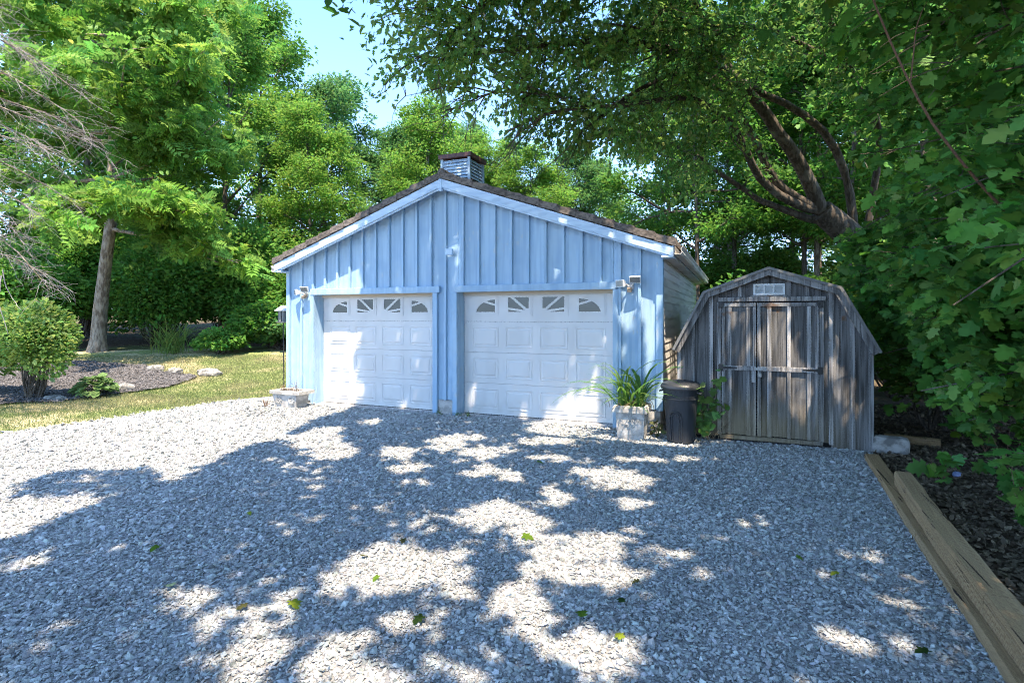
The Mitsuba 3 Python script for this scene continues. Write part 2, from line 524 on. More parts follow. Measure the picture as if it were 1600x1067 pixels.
# base ground: fine near the place, coarse out to the horizon, sunk a little under the sheets that lie on it
ax = np.unique(np.concatenate([np.linspace(-220, -34, 16), np.arange(-34, 34, .4), np.linspace(34, 220, 16)]))
ay = np.unique(np.concatenate([np.linspace(-120, -14, 10), np.arange(-14, 46, .4), np.linspace(46, 260, 18)]))
gx, gy = np.meshgrid(ax, ay)
gz = H(gx, gy)
inside = contains_xy(unary_union([gravel_poly, lawn_poly, sbox(-3.9, -.3, 3.4, 7)]).buffer(-.3), gx.ravel(), gy.ravel()).reshape(gx.shape)
gz = gz - .10 * inside - .02
near_right = (gx > 5.7) & (gx < 14) & (gy < 3) & (gy > -14)
gz = gz + np.where(near_right, .07 * (meshkit.fbm(np.stack([gx * 2.5, gy * 2.5, gx * 0], -1), 3, 9) - .35), 0)
nx, ny = len(ax), len(ay)
ii, jj = np.meshgrid(np.arange(ny - 1), np.arange(nx - 1), indexing='ij')
q = np.stack([ii * nx + jj, ii * nx + jj + 1, (ii + 1) * nx + jj + 1, (ii + 1) * nx + jj], -1).reshape(-1, 4)
ground_key = part(None, 'ground', (np.column_stack([gx.ravel(), gy.ravel(), gz.ravel()]), np.vstack([q[:, [0, 1, 2]], q[:, [0, 2, 3]]])), 'soil', smooth=True)
tag(ground_key, 'dark woodland soil with leaf litter beyond the drive and under the trees', 'ground', kind='structure')
k = part(None, 'driveway', sheet(gravel_poly, .0, .16, .012, 1), 'gravel_bed', smooth=True)
tag(k, 'wide driveway of pale crushed gravel in front of the blue garage', 'driveway', kind='structure')
k = part(None, 'lawn', sheet(lawn_poly, -.012, .3, 0, 2), 'lawn_grass', smooth=True)
tag(k, 'strip of dry mown lawn between the gravel and the mulch bed', 'lawn', kind='structure')
k = part(None, 'flower_bed', sheet(bed_poly, .03, .14, .03, 3), 'mulch', smooth=True)
tag(k, 'flower bed of dark grey mulch beyond the strip of lawn', 'flower bed', kind='structure')


def scatter(tv, tf, P, X, Y, N, S, C):
    """copies of the template (tv, tf) at P with the axes X, Y, N (unit, n x 3), sizes S and colours C"""
    S = np.broadcast_to(np.asarray(S, float).reshape(len(S), -1), (len(P), 3))
    v = P[:, None] + (tv[None, :, 0, None] * S[:, None, :1] * X[:, None] + tv[None, :, 1, None] * S[:, None, 1:2] * Y[:, None] + tv[None, :, 2, None] * S[:, None, 2:] * N[:, None])
    f = (tf[None] + (np.arange(len(P)) * len(tv))[:, None, None]).reshape(-1, 3)
    return (v.reshape(-1, 3), f), np.repeat(C, len(tv), 0)


def frames(D, N):
    D = D / (np.linalg.norm(D, axis=1, keepdims=True) + 1e-9)
    N = N - (N * D).sum(1, keepdims=True) * D
    N = N / (np.linalg.norm(N, axis=1, keepdims=True) + 1e-9)
    return D, np.cross(N, D), N


# crushed stone lying on the drive, each chip a solid
r = R(11)
zz = np.linspace(2.0, 12.5, 300)
size = .0070 + .00115 * zz
pdf = (2 * zz + 1) / size ** 2 * np.where(zz > 8, 1 - .6 * sm(8, 12.5, zz), 1)
cdf = np.cumsum(pdf) / pdf.sum()
NS = 235000
Z = np.interp(r.random(NS), cdf, zz)
Xc = r.uniform(-1, 1, NS) * (.98 * Z + .45)
xy = CAM[:2] + RGT[:2] * Xc[:, None] + FWD[:2] * Z[:, None]
je = np.where(xy[:, :1] < -4, r.normal(0, .11, xy.shape), r.normal(0, .012, xy.shape))
ok = contains_xy(gravel_poly, xy[:, 0] + je[:, 0], xy[:, 1] + je[:, 1]) & ~((xy[:, 1] > -.26) & (xy[:, 0] < 3.46)) & ~((xy[:, 1] > -.5) & (xy[:, 0] > 3.3))
xy, Z = xy[ok], Z[ok]
n_ = len(xy)
tv = np.array([[1, 0, .1], [.2, 1, .1], [-1, .3, -.1], [-.3, -1, .1], [.25, -.2, .8], [-.1, -.2, -.8]])
tf = trimesh.convex.convex_hull(tv)
tv, tf = np.array(tf.vertices), np.array(tf.faces)
s0 = (.0070 + .00115 * Z) * np.minimum(r.lognormal(-.12, .46, n_), 2.4)
D = np.column_stack([r.normal(0, 1, (n_, 2)), r.normal(0, .35, n_)])
Nn = np.column_stack([r.normal(0, .45, (n_, 2)), np.ones(n_)])
X_, Y_, N_ = frames(D, Nn)
S = np.column_stack([s0 * r.uniform(.9, 1.45, n_), s0 * r.uniform(.6, .95, n_), s0 * r.uniform(.35, .75, n_)])
P = np.column_stack([xy, H(xy[:, 0], xy[:, 1]) + .25 * S[:, 2] + .004])
tone = np.clip(r.normal(.33, .085, n_), .12, .62)
tone = tone * (.84 + .32 * meshkit.fbm(np.column_stack([xy * .8, xy[:, :1] * 0]), 4, 21))
C = tone[:, None] * (np.array([.96, 1.0, .985]) + r.normal(0, .02, (n_, 3)))
m, c = scatter(tv, tf, P, X_, Y_, N_, S, C)
k = part(None, 'gravel', m, 'stone_chips', color=c)
tag(k, 'loose angular chips of pale grey crushed stone covering the driveway', 'gravel', kind='stuff')

# grass blades on the lawn
r = R(12)
NG = 150000
Z = np.sqrt(r.uniform(6.5 ** 2, 17 ** 2, NG))
Xc = r.uniform(-1.02, -.2, NG) * Z
xy = CAM[:2] + RGT[:2] * Xc[:, None] + FWD[:2] * Z[:, None]
gp = gravel_poly.buffer(-.24)
thin = meshkit.fbm(np.column_stack([xy * .9, xy[:, :1] * 0]), 3, 3)
ok = contains_xy(lawn_poly, xy[:, 0], xy[:, 1]) & ~contains_xy(gp, xy[:, 0], xy[:, 1]) & ~contains_xy(bed_poly.buffer(-.06), xy[:, 0], xy[:, 1]) & (r.random(NG) < .25 + 1.2 * thin)
xy, thin = xy[ok], thin[ok]
n_ = len(xy)
hgt = r.uniform(.03, .075, n_)
D = np.column_stack([r.normal(0, .5, (n_, 2)), np.ones(n_)])
X_, Y_, N_ = frames(D, r.normal(0, 1, (n_, 3)))
dry = np.clip(sm(.42, .62, thin) * .5 + r.normal(.10, .25, n_), 0, 1)[:, None]
C = (np.array([.14, .215, .07]) * (1 - dry) + np.array([.42, .37, .23]) * dry) * r.uniform(.75, 1.3, (n_, 1))
m, c = scatter(np.array([[0, -.5, 0], [0, .5, 0], [.7, .18, .12], [1, 0, .3]]), np.array([[0, 1, 2], [0, 2, 3]]),
               np.column_stack([xy, H(xy[:, 0], xy[:, 1]) - .012]), X_, Y_, N_, np.column_stack([hgt, hgt * 0 + .007, hgt]), C)
k = part(None, 'grass', m, 'leaf', color=c)
tag(k, 'short half-dry grass blades of the mown lawn', 'grass', kind='stuff')

# mulch chips in the bed, dead leaves and bark under the maples on the right
r = R(13)
n_ = 14000
q = r.uniform(bed_poly.bounds[:2], bed_poly.bounds[2:], (n_ * 3, 2))
q = q[contains_xy(bed_poly, q[:, 0], q[:, 1])][:n_]
n_ = len(q)
X_, Y_, N_ = frames(np.column_stack([r.normal(0, 1, (n_, 2)), r.normal(0, .25, n_)]), np.column_stack([r.normal(0, .4, (n_, 2)), np.ones(n_)]))
CB = np.array([[x, y, z] for x in (-.5, .5) for y in (-.5, .5) for z in (-.5, .5)])
CBF = np.array(trimesh.convex.convex_hull(CB).faces)
CB = np.array(trimesh.convex.convex_hull(CB).vertices)
C = np.clip(r.normal(.115, .04, (n_, 1)), .03, .25) * np.array([1.0, .97, .99])
m, c = scatter(CB, CBF, np.column_stack([q, H(q[:, 0], q[:, 1]) + .036]), X_, Y_, N_, np.column_stack([r.uniform(.04, .09, n_), r.uniform(.015, .03, n_), r.uniform(.008, .018, n_)]), C)
k = part(None, 'mulch_chips', m, 'stone_chips', color=c)
tag(k, 'dark shredded mulch spread over the flower bed', 'mulch', kind='stuff')
n_ = 34000
q = np.column_stack([5.9 + r.exponential(1.6, n_), r.uniform(-8, 4, n_)])
q = q[~((q[:, 0] < 6.1) & (q[:, 1] > -.6)) & (q[:, 0] < 13)]
n_ = len(q)
X_, Y_, N_ = frames(np.column_stack([r.normal(0, 1, (n_, 2)), r.normal(0, .3, n_)]), np.column_stack([r.normal(0, .5, (n_, 2)), np.ones(n_)]))
LV = np.array([[0, 0, 0], [.3, .3, .08], [.75, .24, .02], [1, 0, .14], [.7, -.26, .10], [.28, -.3, .0]])
LF = np.array([[0, 2, 1], [0, 3, 2], [0, 4, 3], [0, 5, 4]])
t = r.random((n_, 1))
C = (np.array([.06, .045, .03]) * (1 - t) + np.array([.24, .19, .13]) * t) * r.uniform(.5, 1.2, (n_, 1))
zl = H(q[:, 0], q[:, 1]) + np.where((q[:, 0] < 14) & (q[:, 1] < 3), .07 * (meshkit.fbm(np.column_stack([q * 2.5, q[:, :1] * 0]), 3, 9) - .35), 0) - .005
m, c = scatter(LV, LF, np.column_stack([q, zl]), X_, Y_, N_, np.column_stack([r.uniform(.025, .07, n_)] * 3), C)
k = part(None, 'leaf_litter', m, 'dry_litter', color=c)
tag(k, 'brown and grey dead leaves on the dark soil right of the timber edging', 'leaf litter', kind='stuff')

# ------------------------------------------------------------------ the garage
RU = R(21)


def tone(m, lo=0.0, hi=1.0):
    """uv of a piece: one random pair, read by the materials as its tone"""
    return np.tile([RU.random(), RU.uniform(lo, hi)], (len(m[0]), 1))


def piece(parent, name, m, bsdf, label=None):
    m = cat([m])
    lo, hi = (0, .32) if 'plank' in name else (.6, 1.25) if ('batten' in name or name in ('rail', 'door_jamb', 'head_rail', 'latch_block')) else (0, 1)
    return part(parent, name, m, bsdf, uv=tone(m, lo, hi), label=label)


G = thing('garage', 'light blue board-and-batten double garage with two white doors and a low gable roof', 'garage')
UL, UR, UP, ZP, SL = -3.85, 3.40, -.22, 4.02, .352   # wall ends, ridge, wall top under the rake, slope
WF, WB = -.22, -.19                                   # front and back of the wall boards
top = lambda u: ZP - SL * abs(u - UP)
bat = sorted([.085 + .2985 * k for k in range(11)] + [-.255 - .2935 * k for k in range(12)])
bat = [b for b in bat if UL + .1 < b < UR - .1]


def floor_at(a, b):
    m = (a + b) / 2
    if -3.16 < m < -.50 or -.02 < m < 2.67:
        return 2.20
    return .24 if -.5 < m < -.02 else (.05 if m < -3 else .30)


edges = sorted(set([UL] + bat + [UR, -3.16, -.50, -.02, 2.67]))
i = 0
for a, b in zip(edges[:-1], edges[1:]):
    z0 = floor_at(a, b)
    g = .0025
    if a < UP < b:
        poly = [(a + g, z0), (b - g, z0), (b - g, top(b)), (UP, ZP), (a + g, top(a))]
    else:
        poly = [(a + g, z0), (b - g, z0), (b - g, top(b)), (a + g, top(a))]
    piece(G, 'wall_board', prism(poly, WF + RU.uniform(0, .004), WB), 'blue_paint')
for b in bat:
    w = .021
    z0 = floor_at(b - .03, b + .03)
    if 2.6 < b < 2.72:
        z0 = 2.2
    zt = min(top(b - w), top(b + w))
    m = prism([(b - w, z0), (b + w, z0), (b + w, zt), (b - w, zt)], -.262, WF - .001)
    piece(G, 'batten', m, 'blue_paint')
for a, b, z0 in ((UL - .012, UL + .075, .02), (UR - .085, UR + .012, .29)):
    piece(G, 'corner_trim', box(a, b, -.268, -.14, z0, min(top(a), top(b)) - .002, .004), 'blue_paint')
# header boards and trim round the door openings
for a, b in ((-3.24, -.36), (-.06, 2.72)):
    piece(G, 'door_header', box(a, b, -.285, -.225, 2.10, 2.215, .006), 'blue_paint')
for a, b in ((-3.235, -3.16), (-.50, -.41), (-.105, -.02), (2.67, 2.75)):
    piece(G, 'door_casing', box(a, b, -.275, -.2235, -.02, 2.098, .004), 'blue_paint')
for x0, x1 in ((-3.16, -3.185), (-.50, -.475), (-.02, -.045), (2.67, 2.695)):
    piece(G, 'door_jamb', box(min(x0, x1), max(x0, x1), -.222, .08, -.02, 2.13), 'blue_paint')
for a, b in ((-3.16, -.50), (-.02, 2.67)):
    piece(G, 'door_soffit', box(a, b, -.222, .08, 2.115, 2.16), 'cream_trim')
    piece(G, 'door_stop', box(a, b, -.035, -.012, 2.05, 2.115, .003), 'cream_trim')
piece(G, 'foundation_block', box(-.405, -.11, -.235, -.06, -.12, .235, .006), 'concrete')
piece(G, 'foundation_block', box(2.76, 3.37, -.205, .1, -.12, .285, .006), 'concrete')
piece(G, 'foundation_block', box(-3.83, -3.19, -.20, .1, -.12, .045, .006), 'concrete')
piece(G, 'side_foundation', box(3.30, 3.375, .1, 6.8, -.15, .29), 'concrete')
piece(G, 'door_sill', box(-3.16, 2.67, -.06, .12, -.12, -.012), 'concrete')
# the rest of the shell
piece(G, 'left_wall', box(UL, UL + .1, -.135, 6.8, .0, 2.72), 'blue_paint')
piece(G, 'rear_wall', prism([(UL, .0), (UR, 0), (UR, 2.72), (UP, ZP), (UL, 2.72)], 6.72, 6.8), 'blue_paint')
piece(G, 'inner_lining', prism([(UL + .1, 2.2), (UR - .06, 2.2), (UR - .06, top(UR) - .02), (UP, ZP - .02), (UL + .1, top(UL) - .02)], -.185, -.15), 'dark_void')
piece(G, 'inner_lining', box(UL + .1, UR - .06, .10, .16, -.1, 2.3), 'dark_void')
for k in range(20):                                   # lapped siding on the right flank
    z0 = .30 + .123 * k
    m = prism([(UR - .03, z0), (UR + .014, z0), (UR + .002, z0 + .128), (UR - .03, z0 + .128)], -.135, 6.78)
    piece(G, 'siding_board', m, 'siding_vinyl')

# two sectional doors, four sections of four raised panels, the top ones glazed with a sunburst


def panel_relief(x0, x1, z0, z1, y):
    """a pressed panel: sunk groove round a raised field, as one closed piece on the door face"""
    o = [(x0, z0), (x1, z0), (x1, z1), (x0, z1)]
    def ring(d, yy):
        return [(x0 + d, yy, z0 + d), (x1 - d, yy, z0 + d), (x1 - d, yy, z1 - d), (x0 + d, yy, z1 - d)]
    v = np.array(ring(0, y + .001) + ring(.008, y - .009) + ring(.018, y - .009) + ring(.026, y + .0005) + ring(.040, y + .0005) + ring(.066, y - .010))
    f = []
    for a in range(5):
        for b in range(4):
            c = (b + 1) % 4
            p = [a * 4 + b, a * 4 + c, a * 4 + 4 + c, a * 4 + 4 + b]
            f += [[p[0], p[1], p[2]], [p[0], p[2], p[3]]]
    f += [[20, 21, 22], [20, 22, 23]]
    return v, np.array(f)


def sunburst(k, w, h):
    """openings of the k-th glazed insert: quarter sun in the outer ones, rays in the inner ones"""
    flip = k >= 2
    kk = k if k < 2 else 3 - k
    fx = .035
    full = sbox(fx, fx, w - fx, h - fx)
    if kk == 0:
        arc = Polygon([(fx + .02, fx)] + [(w - fx - (w - 2 * fx - .02) * math.cos(t), fx + (h - 2 * fx) * .86 * math.sin(t) ** 1.1) for t in np.linspace(0, math.pi / 2, 14)] + [(w - fx, fx)])
        ray = LineString([(w * .35, h * .72), (w + .05, h * .42)]).buffer(.016)
        o = arc.intersection(full).difference(ray)
    else:
        c = (w - fx, fx)
        ray = unary_union([LineString([c, (w * .16, h * .98)]).buffer(.020), LineString([c, (-.05, h * .33)]).buffer(.017), Point(c).buffer(.062)])
        o = full.difference(ray)
    if flip:
        from shapely import affinity
        o = affinity.scale(o, -1, 1, origin=(w / 2, 0))
    return o


for dn, x0 in enumerate((-3.158, -.017)):
    Wd = 2.655 if dn == 0 else 2.685
    D_ = numbered(f'{G}__garage_door')
    m = cat([box(x0 + .003, x0 + Wd - .003, .0, .045, .533 * k + .0015, .533 * (k + 1) - .0015 - .03 * (k == 3), .003) for k in range(4)])
    scene[D_] = mikit.ply(m, 'door_paint', uv=tone(m))
    labels[D_] = {'label': ('left' if dn == 0 else 'right') + ' white sectional garage door with sunburst windows'}
    part(D_, 'bottom_seal', box(x0 + .003, x0 + Wd - .003, .008, .04, -.012, .004), 'black_plastic')
    mg = .165 * Wd / 2.66
    pw = (Wd - 2 * mg - 3 * .125) / 4
    for row in range(4):
        for col in range(4):
            px = x0 + mg + col * (pw + .125)
            pz = .533 * row + .085
            if row < 3:
                m = panel_relief(px, px + pw, pz, pz + .36, 0)
                part(D_, 'raised_panel', m, 'door_paint', uv=tone(m))
            else:
                w, h = pw - .05, .315
                X0, Z0 = px + .025, pz + .045
                o = sunburst(col, w, h)
                plate = sbox(0, 0, w, h).difference(o)
                m = move(prism(plate, -.016, -.001), (X0, 0, Z0))
                outer = sbox(-.028, -.028, w + .028, h + .028).difference(sbox(-.001, -.001, w + .001, h + .001))
                m2 = move(prism(outer, -.011, -.0005), (X0, 0, Z0))
                part(D_, 'sunburst_insert', m, 'door_paint', uv=tone(m))
                part(D_, 'window_frame', m2, 'door_paint', uv=tone(m2))
                part(D_, 'pane', move(prism(o.buffer(.006), -.006, -.0025), (X0, 0, Z0)), 'pane_glass')

# roof: two slopes, fascias, rake tiles, gutter, cupola
ZR, EL, ER = 4.10, -3.98, 3.60
rz = lambda u: ZR - SL * abs(u - UP)
V0, V1 = -.46, 7.1
for s, e in ((-1, EL), (1, ER)):
    rows = []
    L = abs(e - UP)
    nrow = 13
    for k in range(nrow):
        a, b = UP + s * L * k / nrow, UP + s * (L * (k + 1) / nrow + .03)
        m = prism([(a, rz(a) - .045), (b, rz(b) - .045), (b, rz(b) + .028), (a, rz(a) + .008)] if s > 0 else
                  [(b, rz(b) - .045), (a, rz(a) - .045), (a, rz(a) + .008), (b, rz(b) + .028)], V0 + .03, V1)
        piece(G, 'tile_course', m, 'roof_tile')
        ta, tb = UP + s * L * (k + .02) / nrow, UP + s * (L * (k + 1.06) / nrow)
        if k == 0:
            ta = UP + s * .004
        lo = .075
        pts = [(ta, rz(ta) - lo), (tb, rz(tb) - lo + .016), (tb, rz(tb) + .055), (ta, rz(ta) + .026)]
        m = prism(pts if s > 0 else pts[::-1], V0 - .035 - .012 * (k % 2), V0 + .16)
        piece(G, 'rake_tile', m, 'roof_tile')
    # fascia: upper board and the board under it, set back
    m = board((UP + s * .001, ZR - .083), (e - s * .02, rz(e - s * .02) - .083), .135, V0 - .02, V0 + .012)
    piece(G, 'fascia_board', m, 'trim_paint')
    m = board((UP + s * .001, ZR - .218), (e - s * .10, rz(e - s * .10) - .218), .03, V0 + .01, V0 + .035)
    piece(G, 'fascia_trim', m, 'trim_paint')
    m = board((UP + s * .002, ZR - .10), (e - s * .05, rz(e - s * .05) - .10), .018, V0 + .035, -.19)
    piece(G, 'rake_soffit', m, 'trim_paint')
    xs = sorted([e - s * .02, e - s * .34])
    zt = rz(e - s * .02)
    piece(G, 'eave_soffit', box(xs[0], xs[1], -.18, V1, zt - .215, zt - .20), 'siding_vinyl')
    piece(G, 'eave_fascia', box(min(e - s * .02, e - s * .04), max(e - s * .02, e - s * .04), V0 + .014, V1, zt - .215, zt - .06), 'trim_paint')
    piece(G, 'rake_return', box(min(e - s * .022, e - s * .19), max(e - s * .022, e - s * .19), V0 - .012, -.19, zt - .232, zt - .20, .004), 'trim_paint')
piece(G, 'ridge_cap', cat([tube([(UP, v, ZR + .03), (UP, v + .36, ZR + .012)], .075, 10) for v in np.arange(V0 + .0, V1 - .3, .34)]), 'roof_tile')
piece(G, 'peak_block', box(UP - .028, UP + .028, V0 - .03, V0 + .02, ZR - .29, ZR - .085, .004), 'trim_paint')
gp_ = [(0, 0), (.09, 0), (.115, .03), (.095, .075), (.125, .115), (.125, .125), (.117, .125), (.088, .078), (.105, .033), (.085, .008), (.008, .008), (.008, .125), (0, .125)]
zg = rz(ER - .02) - .19
piece(G, 'gutter', move(prism(gp_, V0 + .03, V1), (ER - .012, 0, zg)), 'siding_vinyl')
piece(G, 'gutter', move(prism([(-a, b) for a, b in gp_][::-1], V0 + .03, V1), (EL + .012, 0, zg - .01)), 'siding_vinyl')
piece(G, 'junction_box', box(-.225, -.085, -.31, -.263, 2.74, 2.85, .008), 'trim_paint', label='small pale blue box on the gable wall between the doors')
# cupola on the ridge
cx0, cx1, cy0, cy1 = -.50, .08, .02, .60
K = piece(G, 'cupola', cat([box(cx0, cx1, cy0, cy1, 3.9, 4.14), box(cx0 + .03, cx1 - .03, cy0 + .03, cy1 - .03, 4.14, 4.48)]), 'dark_void', label='louvred roof cupola with a maroon cap')
for a in (cx0, cx1 - .035):
    for b in (cy0, cy1 - .035):
        piece(K, 'corner_post', box(a - .004, a + .039, b - .004, b + .039, 4.0, 4.50), 'trim_paint')
for k in range(6):
    z0 = 4.135 + .058 * k
    sl_ = [(-.004, 0), (.006, -.004), (.036, .054), (.026, .054)]
    m = prism([(a, b) for a, b in sl_], 0, cx1 - cx0 - .09)
    v = m[0]
    front = (np.column_stack([cx0 + .045 + v[:, 1], cy0 + v[:, 0], z0 + v[:, 2]]), m[1][:, ::-1])
    right = (np.column_stack([cx1 - v[:, 0], cy0 + .045 + v[:, 1], z0 + v[:, 2]]), m[1])
    left = (np.column_stack([cx0 + v[:, 0], cy0 + .045 + v[:, 1], z0 + v[:, 2]]), m[1])
    for mm in (front, right, left):
        piece(K, 'louver_slat', mm, 'trim_paint')
piece(K, 'cap', hull([(x, y, 4.505) for x in (cx0 - .035, cx1 + .035) for y in (cy0 - .035, cy1 + .035)] + [(x, y, 4.575) for x in (cx0 - .035, cx1 + .035) for y in (cy0 - .035, cy1 + .035)] +
                     [(x, y, 4.63) for x in (cx0 + .16, cx1 - .16) for y in (cy0 + .16, cy1 - .16)]), 'maroon_cap')

# ------------------------------------------------------------------ floodlights on the garage front


def floodlight(x, z, label):
    t = thing('security_light', label, 'floodlight', 'floodlights on the garage wall')
    part(t, 'base_plate', turn(lathe([(0, -.02), (.052, -.02), (.056, -.008), (.05, .004), (0, .004)], 20), math.pi / 2, axis=0)[0:2], 'grey_metal', smooth=40, tw=T().translate([x, -.245, z]))
    for s, yaw, pit in ((-1, .62, -.28), (1, -.12, .12)):
        hx = x + s * .085
        hz = z + (.05 if s < 0 else .13)
        part(t, 'swivel_arm', tube([(x + s * .02, -.255, z + .01), (x + s * .05, -.30, z + .04), (hx, -.315, hz - .035)], .012, 8), 'white_metal', smooth=50)
        hd = hull([(a * w, b, c * h) for b, w, h in ((-.085, .082, .052), (-.075, .085, .055), (0, .045, .032)) for a in (-1, 1) for c in (-1, 1)])
        gl = box(-.070, .070, -.089, -.084, -.042, .042)
        tw = T().translate([hx, -.315, hz]).rotate([0, 0, 1], -math.degrees(yaw) * 1).rotate([1, 0, 0], 18 + math.degrees(pit))
        part(t, 'lamp_head', hd, 'white_metal', tw=tw)
        part(t, 'lamp_lens', gl, 'lamp_glass', tw=tw)
    part(t, 'motion_sensor', hull([(x + a, y, z + c) for a in (-.032, .032) for y, c0, c1 in ((-.26, -.06, -.01), (-.33, -.085, -.03)) for c in (c0, c1)]), 'tan_plastic')


floodlight(-3.38, 2.11, 'twin floodlight on the blue wall left of the left garage door')
floodlight(2.93, 2.13, 'twin floodlight on the blue wall right of the right garage door')

# ------------------------------------------------------------------ the barn shed
SH = thing('shed', 'weathered grey board shed with a gambrel roof and double doors', 'shed')
F0 = -.48
OUT = [(3.60, 1.22), (4.0, 2.01), (4.80, 2.315), (5.62, 2.04), (6.04, 1.24)]
BODY = [(3.64, -.05), (3.64, 1.27), (4.03, 1.975), (4.80, 2.265), (5.60, 1.995), (5.995, 1.27), (5.995, -.05)]
ztop = lambda u: np.interp(u, [b[0] for b in BODY[1:6]], [b[1] for b in BODY[1:6]])
be = [3.64, 3.85, 4.09, 4.195, 4.44, 4.66, 4.815, 5.05, 5.285, 5.425, 5.535, 5.77, 5.995]
for a, b in zip(be[:-1], be[1:]):
    z0 = 1.90 if 4.19 < (a + b) / 2 < 5.43 else .045 + .02 * RU.normal()
    if b > 5.6:
        z0 = -.02
    xs = [a + .003] + [c for c in (4.03, 4.80, 5.60) if a < c < b] + [b - .003]
    poly = [(a + .003, z0), (b - .003, z0)] + [(x, ztop(x) - .004) for x in xs[::-1]]
    piece(SH, 'wall_plank', prism(poly, F0 + RU.uniform(-.003, .003), F0 + .02), 'shed_wood')
for a, b in ((3.638, 3.69), (3.825, 3.872), (4.066, 4.112), (5.508, 5.556), (5.748, 5.795), (5.945, 5.997)):
    piece(SH, 'wall_batten', prism([(a, .04 if b < 5.7 else -.03), (b, .04 if b < 5.7 else -.03), (b, ztop(b) - .006), (a, ztop(a) - .006)], F0 - .022, F0 - .004), 'shed_wood')
for a, b in ((4.43, 4.475), (5.03, 5.075), (5.24, 5.285)):
    piece(SH, 'wall_batten', prism([(a, 1.95), (b, 1.95), (b, ztop(b) - .006), (a, ztop(a) - .006)], F0 - .022, F0 - .004), 'shed_wood')
piece(SH, 'backing', prism([(3.66, 0), (5.975, 0), (5.975, 1.25), (5.59, 1.97), (4.80, 2.24), (4.04, 1.95), (3.66, 1.25)], F0 + .025, F0 + .05), 'dark_void')
piece(SH, 'head_rail', box(4.17, 5.47, F0 - .05, F0 - .005, 1.885, 1.945, .004), 'shed_wood')
for a, b in ((4.165, 4.222), (5.398, 5.452)):
    piece(SH, 'door_jamb', box(a, b, F0 - .032, F0 - .005, .07, 1.882, .003), 'shed_wood')
for nm, a, b, sts in (('left', 4.228, 4.655, [(4.228, 4.262), (4.30, 4.35), (4.535, 4.585), (4.615, 4.655)]),
                      ('right', 4.668, 5.392, [(4.668, 4.712), (4.79, 4.84), (5.028, 5.072), (5.258, 5.306), (5.355, 5.392)])):
    D_ = numbered(f'{SH}__door')
    cuts = sorted([a] + [(s + e) / 2 for s, e in sts[1:-1]] + [b])
    m0 = box(a + .02, b - .02, F0 + .012, F0 + .02, .10, 1.85)
    scene[D_] = mikit.ply(m0, 'shed_wood', uv=tone(m0))
    labels[D_] = {'label': f'{nm} shed door of dark planks under paler battens'}
    for p, q in zip(cuts[:-1], cuts[1:]):
        piece(D_, 'plank', box(p + .002, q - .002, F0 - .012, F0 + .010, .075 + RU.uniform(0, .015), 1.862), 'shed_wood')
    for s, e in sts:
        piece(D_, 'batten', box(s, e, F0 - .036, F0 - .013, .08, .955, .002), 'shed_wood')
        piece(D_, 'batten', box(s, e, F0 - .036, F0 - .013, 1.018, 1.815, .002), 'shed_wood')
    piece(D_, 'rail', box(a, b, F0 - .040, F0 - .013, 1.818, 1.868, .002), 'shed_wood')
    piece(D_, 'rail', box(a, b, F0 - .042, F0 - .013, .957, 1.016, .002), 'shed_wood')
    hx = a if nm == 'left' else b
    s = 1 if nm == 'left' else -1
    for zc, ln in ((.988, .19), (1.845, .03)):
        hp = [(hx - s * .045, zc - .045), (hx + s * .012, zc - .045), (hx + s * .012, zc - .022), (hx + s * ln, zc - .009), (hx + s * ln, zc + .009), (hx + s * .012, zc + .022), (hx + s * .012, zc + .045), (hx - s * .045, zc + .045)]
        part(D_, 'hinge', prism(hp if s > 0 else hp[::-1], F0 - .052, F0 - .0435), 'black_metal')
D_ = f'{SH}__door_001'
part(D_, 'hasp', cat([box(4.64, 4.74, F0 - .052, F0 - .043, .965, 1.0, .002), tube([(4.685, F0 - .055, .965), (4.682, F0 - .075, .93), (4.712, F0 - .075, .925), (4.715, F0 - .055, .965)], .006, 6)]), 'grey_metal')
part(D_, 'padlock', box(4.672, 4.722, F0 - .085, F0 - .062, .875, .93, .006), 'grey_metal')
piece(D_, 'latch_block', box(4.60, 4.652, F0 - .056, F0 - .043, .80, .955, .003), 'shed_wood')
piece(SH, 'threshold', box(4.20, 5.44, F0 - .05, F0 + .04, .02, .072, .006), 'shed_wood')
# vent over the doors
VT = numbered(f'{SH}__vent')
fr = sbox(4.62, 1.97, 5.0, 2.12).difference(unary_union([sbox(4.645, 1.992, 4.748, 2.10), sbox(4.762, 1.992, 4.862, 2.10), sbox(4.876, 1.992, 4.976, 2.10)]))
scene[VT] = mikit.ply(prism(fr, F0 - .042, F0 - .01), 'white_metal')
labels[VT] = {'label': 'white louvred vent above the shed doors'}
for x0, x1 in ((4.645, 4.748), (4.762, 4.862), (4.876, 4.976)):
    for k in range(6):
        z0 = 1.992 + .018 * k
        part(VT, 'louver_slat', hull([(x, y, z) for x in (x0, x1) for y, z in ((F0 - .034, z0), (F0 - .014, z0 + .019), (F0 - .031, z0 - .0), (F0 - .012, z0 + .017))]), 'white_metal')
for a, b in ((4.585, 4.617), (5.003, 5.045)):
    piece(SH, 'vent_trim', box(a, b, F0 - .024, F0 - .003, 1.95, 2.13), 'shed_wood')
piece(SH, 'vent_trim', box(4.585, 5.045, F0 - .030, F0 - .003, 1.947, 1.967), 'shed_wood')
